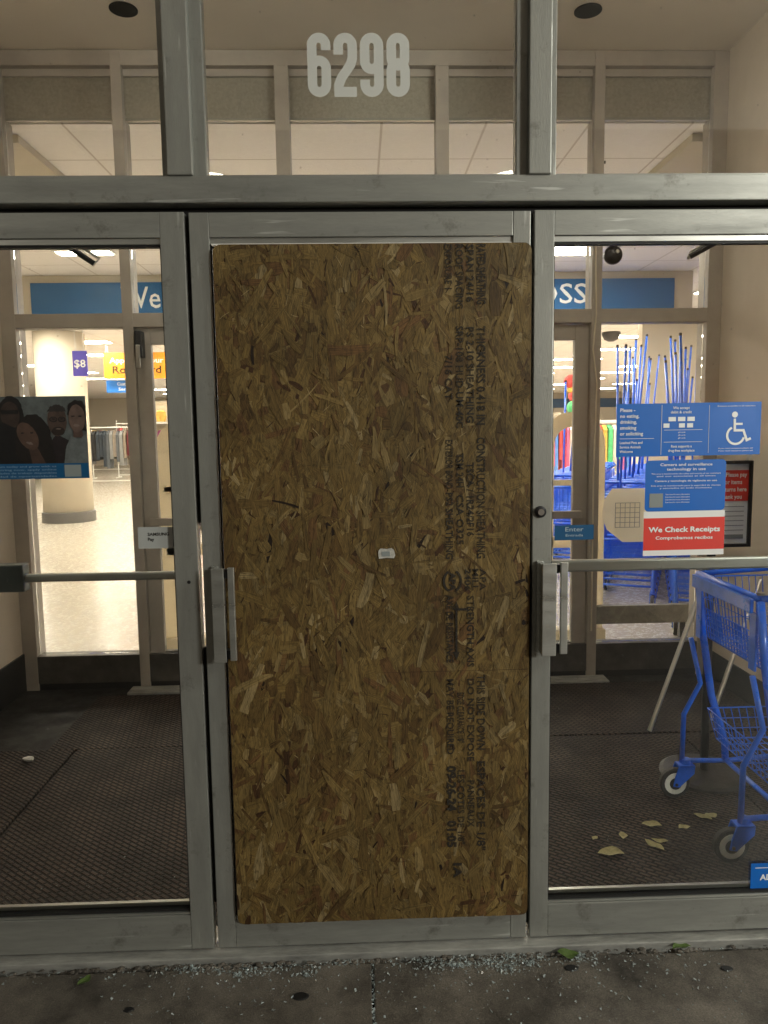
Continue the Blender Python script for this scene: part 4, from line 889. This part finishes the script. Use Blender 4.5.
# blue band on the far wall
bb = thing('wall_band', 'dark blue department band high on the far store wall', 'sign', (8, 35.7, 2.6)); obj('band', B((1, 16, 35.72, 35.78, 2.55, 3.0)), MT['sblue_d'], bb)

# ------------------------------------------------------------------ litter: leaves, shards
def leaf(x, y_, z, L_, ang, m_, lab, curl=None):
    curl = rnd.uniform(.2, .6); wf = rnd.uniform(.2, .34); sw = rnd.uniform(-.25, .25)
    bm = bmesh.new(); n_ = 8; c_, s_ = math.cos(R(ang)), math.sin(R(ang)); rows = []
    for i in range(n_+1):
        u = i/n_; w_ = L_*wf*math.sin(math.pi*min(1, u*1.02))**.8+.0006; zz = .002+curl*L_*.5*(u-.5)**2+.001*math.sin(u*9)
        bo = sw*L_*(1-4*(u-.5)**2)
        rows.append([bm.verts.new((x+(u-.5)*L_*c_-(v*w_+bo)*s_, y_+(u-.5)*L_*s_+(v*w_+bo)*c_, z+zz+abs(v)*w_*(.35+.12*math.sin(u*7)))) for v in (-1, -.5, 0, .5, 1)])
        continue
        rows.append([bm.verts.new((0, 0, 0)) for v in (-1, -.5, 0, .5, 1)])
    for a_, b_ in zip(rows, rows[1:]):
        for k in range(4): bm.faces.new((a_[k], a_[k+1], b_[k+1], b_[k]))
    o = obj('leaf', bm, MT[m_], smooth=True); tag(o, lab, 'leaf', 'fallen leaves at the doors'); return o
for a_ in ((1.325, .43, .017, .095, 175, 'leaf1', 'large pale dry leaf on the mat, lowest and longest of those inside'),
           (1.30, .535, .017, .03, 40, 'leaf1', 'tiny dry leaf crumb left of the round leaf on the mat'),
           (1.405, .545, .017, .05, 80, 'leaf1', 'small round pale leaf on the mat above the longest one'),
           (1.545, .615, .017, .075, 165, 'leaf1', 'narrow dry leaf farthest from the door on the mat'),
           (1.50, .475, .017, .085, 120, 'leaf1', 'folded yellowish leaf between the round leaf and the near caster'),
           (1.53, .50, .020, .06, 160, 'leaf1', 'small leaf overlapping the folded yellowish one'),
           (1.765, .66, .017, .07, 140, 'leaf1', 'crumpled leaf between the two casters of the cart'),
           (1.66, .585, .017, .05, 10, 'leaf1', 'small leaf behind the near caster'),
           (1.80, .67, .017, .06, 15, 'leaf1', 'thin stem like leaf under the cart'),
           (1.035, -.052, .004, .062, -12, 'leaf2', 'green leaf on the pavement under the right door hinge side'),
           (1.375, -.050, .006, .06, 8, 'leaf2', 'green leaf on the pavement farther right along the threshold'),
           (-.36, -.088, .003, .045, 60, 'leaf2', 'small green sprig on the pavement below the left door')): leaf(*a_)
pp_ = bmesh.new(); bmesh.ops.create_icosphere(pp_, subdivisions=2, radius=.022)
for v in pp_.verts: v.co = Vector((v.co.x*1.3, v.co.y*.7, v.co.z*.5))*(1+.5*noise.noise(v.co*70))
o = obj('paper_scrap', pp_, MT['swhite']); o.location = (-1.135, 1.36, .026); tag(o, 'crumpled white paper scrap on the left mat', 'litter')
bm = bmesh.new()
def shard(x, y_, z, s):
    p = [Vector((rnd.uniform(-1, 1), rnd.uniform(-1, 1), rnd.uniform(-.6, .6)))*s for _ in range(4)]
    v = [bm.verts.new(Vector((x, y_, z+s*.5))+q) for q in p]
    for f in ((0, 1, 2), (0, 2, 3), (0, 3, 1), (1, 3, 2)): bm.faces.new([v[i] for i in f])
clump = [(rnd.gauss(.84, .12), -.05-abs(rnd.gauss(0, .035)), rnd.uniform(.006, .03)) for _ in range(26)]+[(rnd.uniform(-.1, .5), -.05-abs(rnd.gauss(0, .02)), rnd.uniform(.005, .02)) for _ in range(12)]
for i in range(2700):
    q = rnd.random()
    if q < .58:
        c_ = rnd.choice(clump[:26] if rnd.random() < .72 else clump[26:]); x, y_ = rnd.gauss(c_[0], c_[2]), min(-.04, rnd.gauss(c_[1], c_[2]*.6))
    elif q < .62: x, y_ = rnd.gauss(.25, .17), -.042-abs(rnd.gauss(0, .022))
    elif q < .72: x, y_ = rnd.uniform(-.6, 1.3), -.045-abs(rnd.gauss(0, .03))
    else: x, y_ = rnd.uniform(-.3, 1.5), -.05-abs(rnd.gauss(0, .14))
    shard(x, y_, .0, rnd.choice((.0018, .0025, .0032, .0045, .006)))
for i in range(160): shard(.4595+rnd.gauss(0, .003), rnd.uniform(-.32, -.05), -.004, rnd.choice((.003, .005)))
for i in range(130): shard(rnd.uniform(-.95, 1.9), .12+abs(rnd.gauss(0, .35)), .017, rnd.uniform(.0018, .004))
for i in range(60): shard(rnd.uniform(-1.3, -.4), rnd.uniform(.2, 2.2), .017, rnd.uniform(.0015, .003))
bmesh.ops.recalc_face_normals(bm, faces=bm.faces)
tag(obj('broken_glass', bm, MT['shard']), 'crumbs of shattered glass scattered along the threshold', 'glass debris', kind='stuff')
bm = bmesh.new()
for i in range(300):
    x = rnd.uniform(-.7, 1.7) if i % 3 else rnd.gauss(-.05, .12); y_ = -.038-abs(rnd.gauss(0, .012)); s = rnd.choice((.002, .003, .004, .006, .009))
    m0 = bmesh.new(); bmesh.ops.create_icosphere(m0, subdivisions=1, radius=s)
    for v in m0.verts: v.co = Vector((v.co.x*rnd.uniform(.7, 1.4)+x, v.co.y*rnd.uniform(.6, 1.2)+y_, v.co.z*.5+.001))
    me = bpy.data.meshes.new('t'); m0.to_mesh(me); m0.free(); bm.from_mesh(me); bpy.data.meshes.remove(me)
tag(obj('grit', bm, MT['conc']), 'loose grit and crumbled mortar along the threshold edge', 'grit', kind='stuff')
for i, (x, y_, r_) in enumerate(((.26, -.175, .016), (1.03, -.105, .014), (1.47, -.13, .012), (-.2, -.2, .01))):
    bm = bmesh.new(); lathe(bm, [(r_, 0), (r_*.8, .002)], (x, y_, .0005), n=14)
    for v in bm.verts: v.co.x += (v.co.x-x)*.5
    tag(obj('gum_spot', bm, MT['black']), ['black gum spot on the pavement below the middle door', 'black gum spot right of the glass debris', 'faint gum spot below the right door', 'gum spot below the left door'][i], 'gum spot', 'gum spots on the pavement')
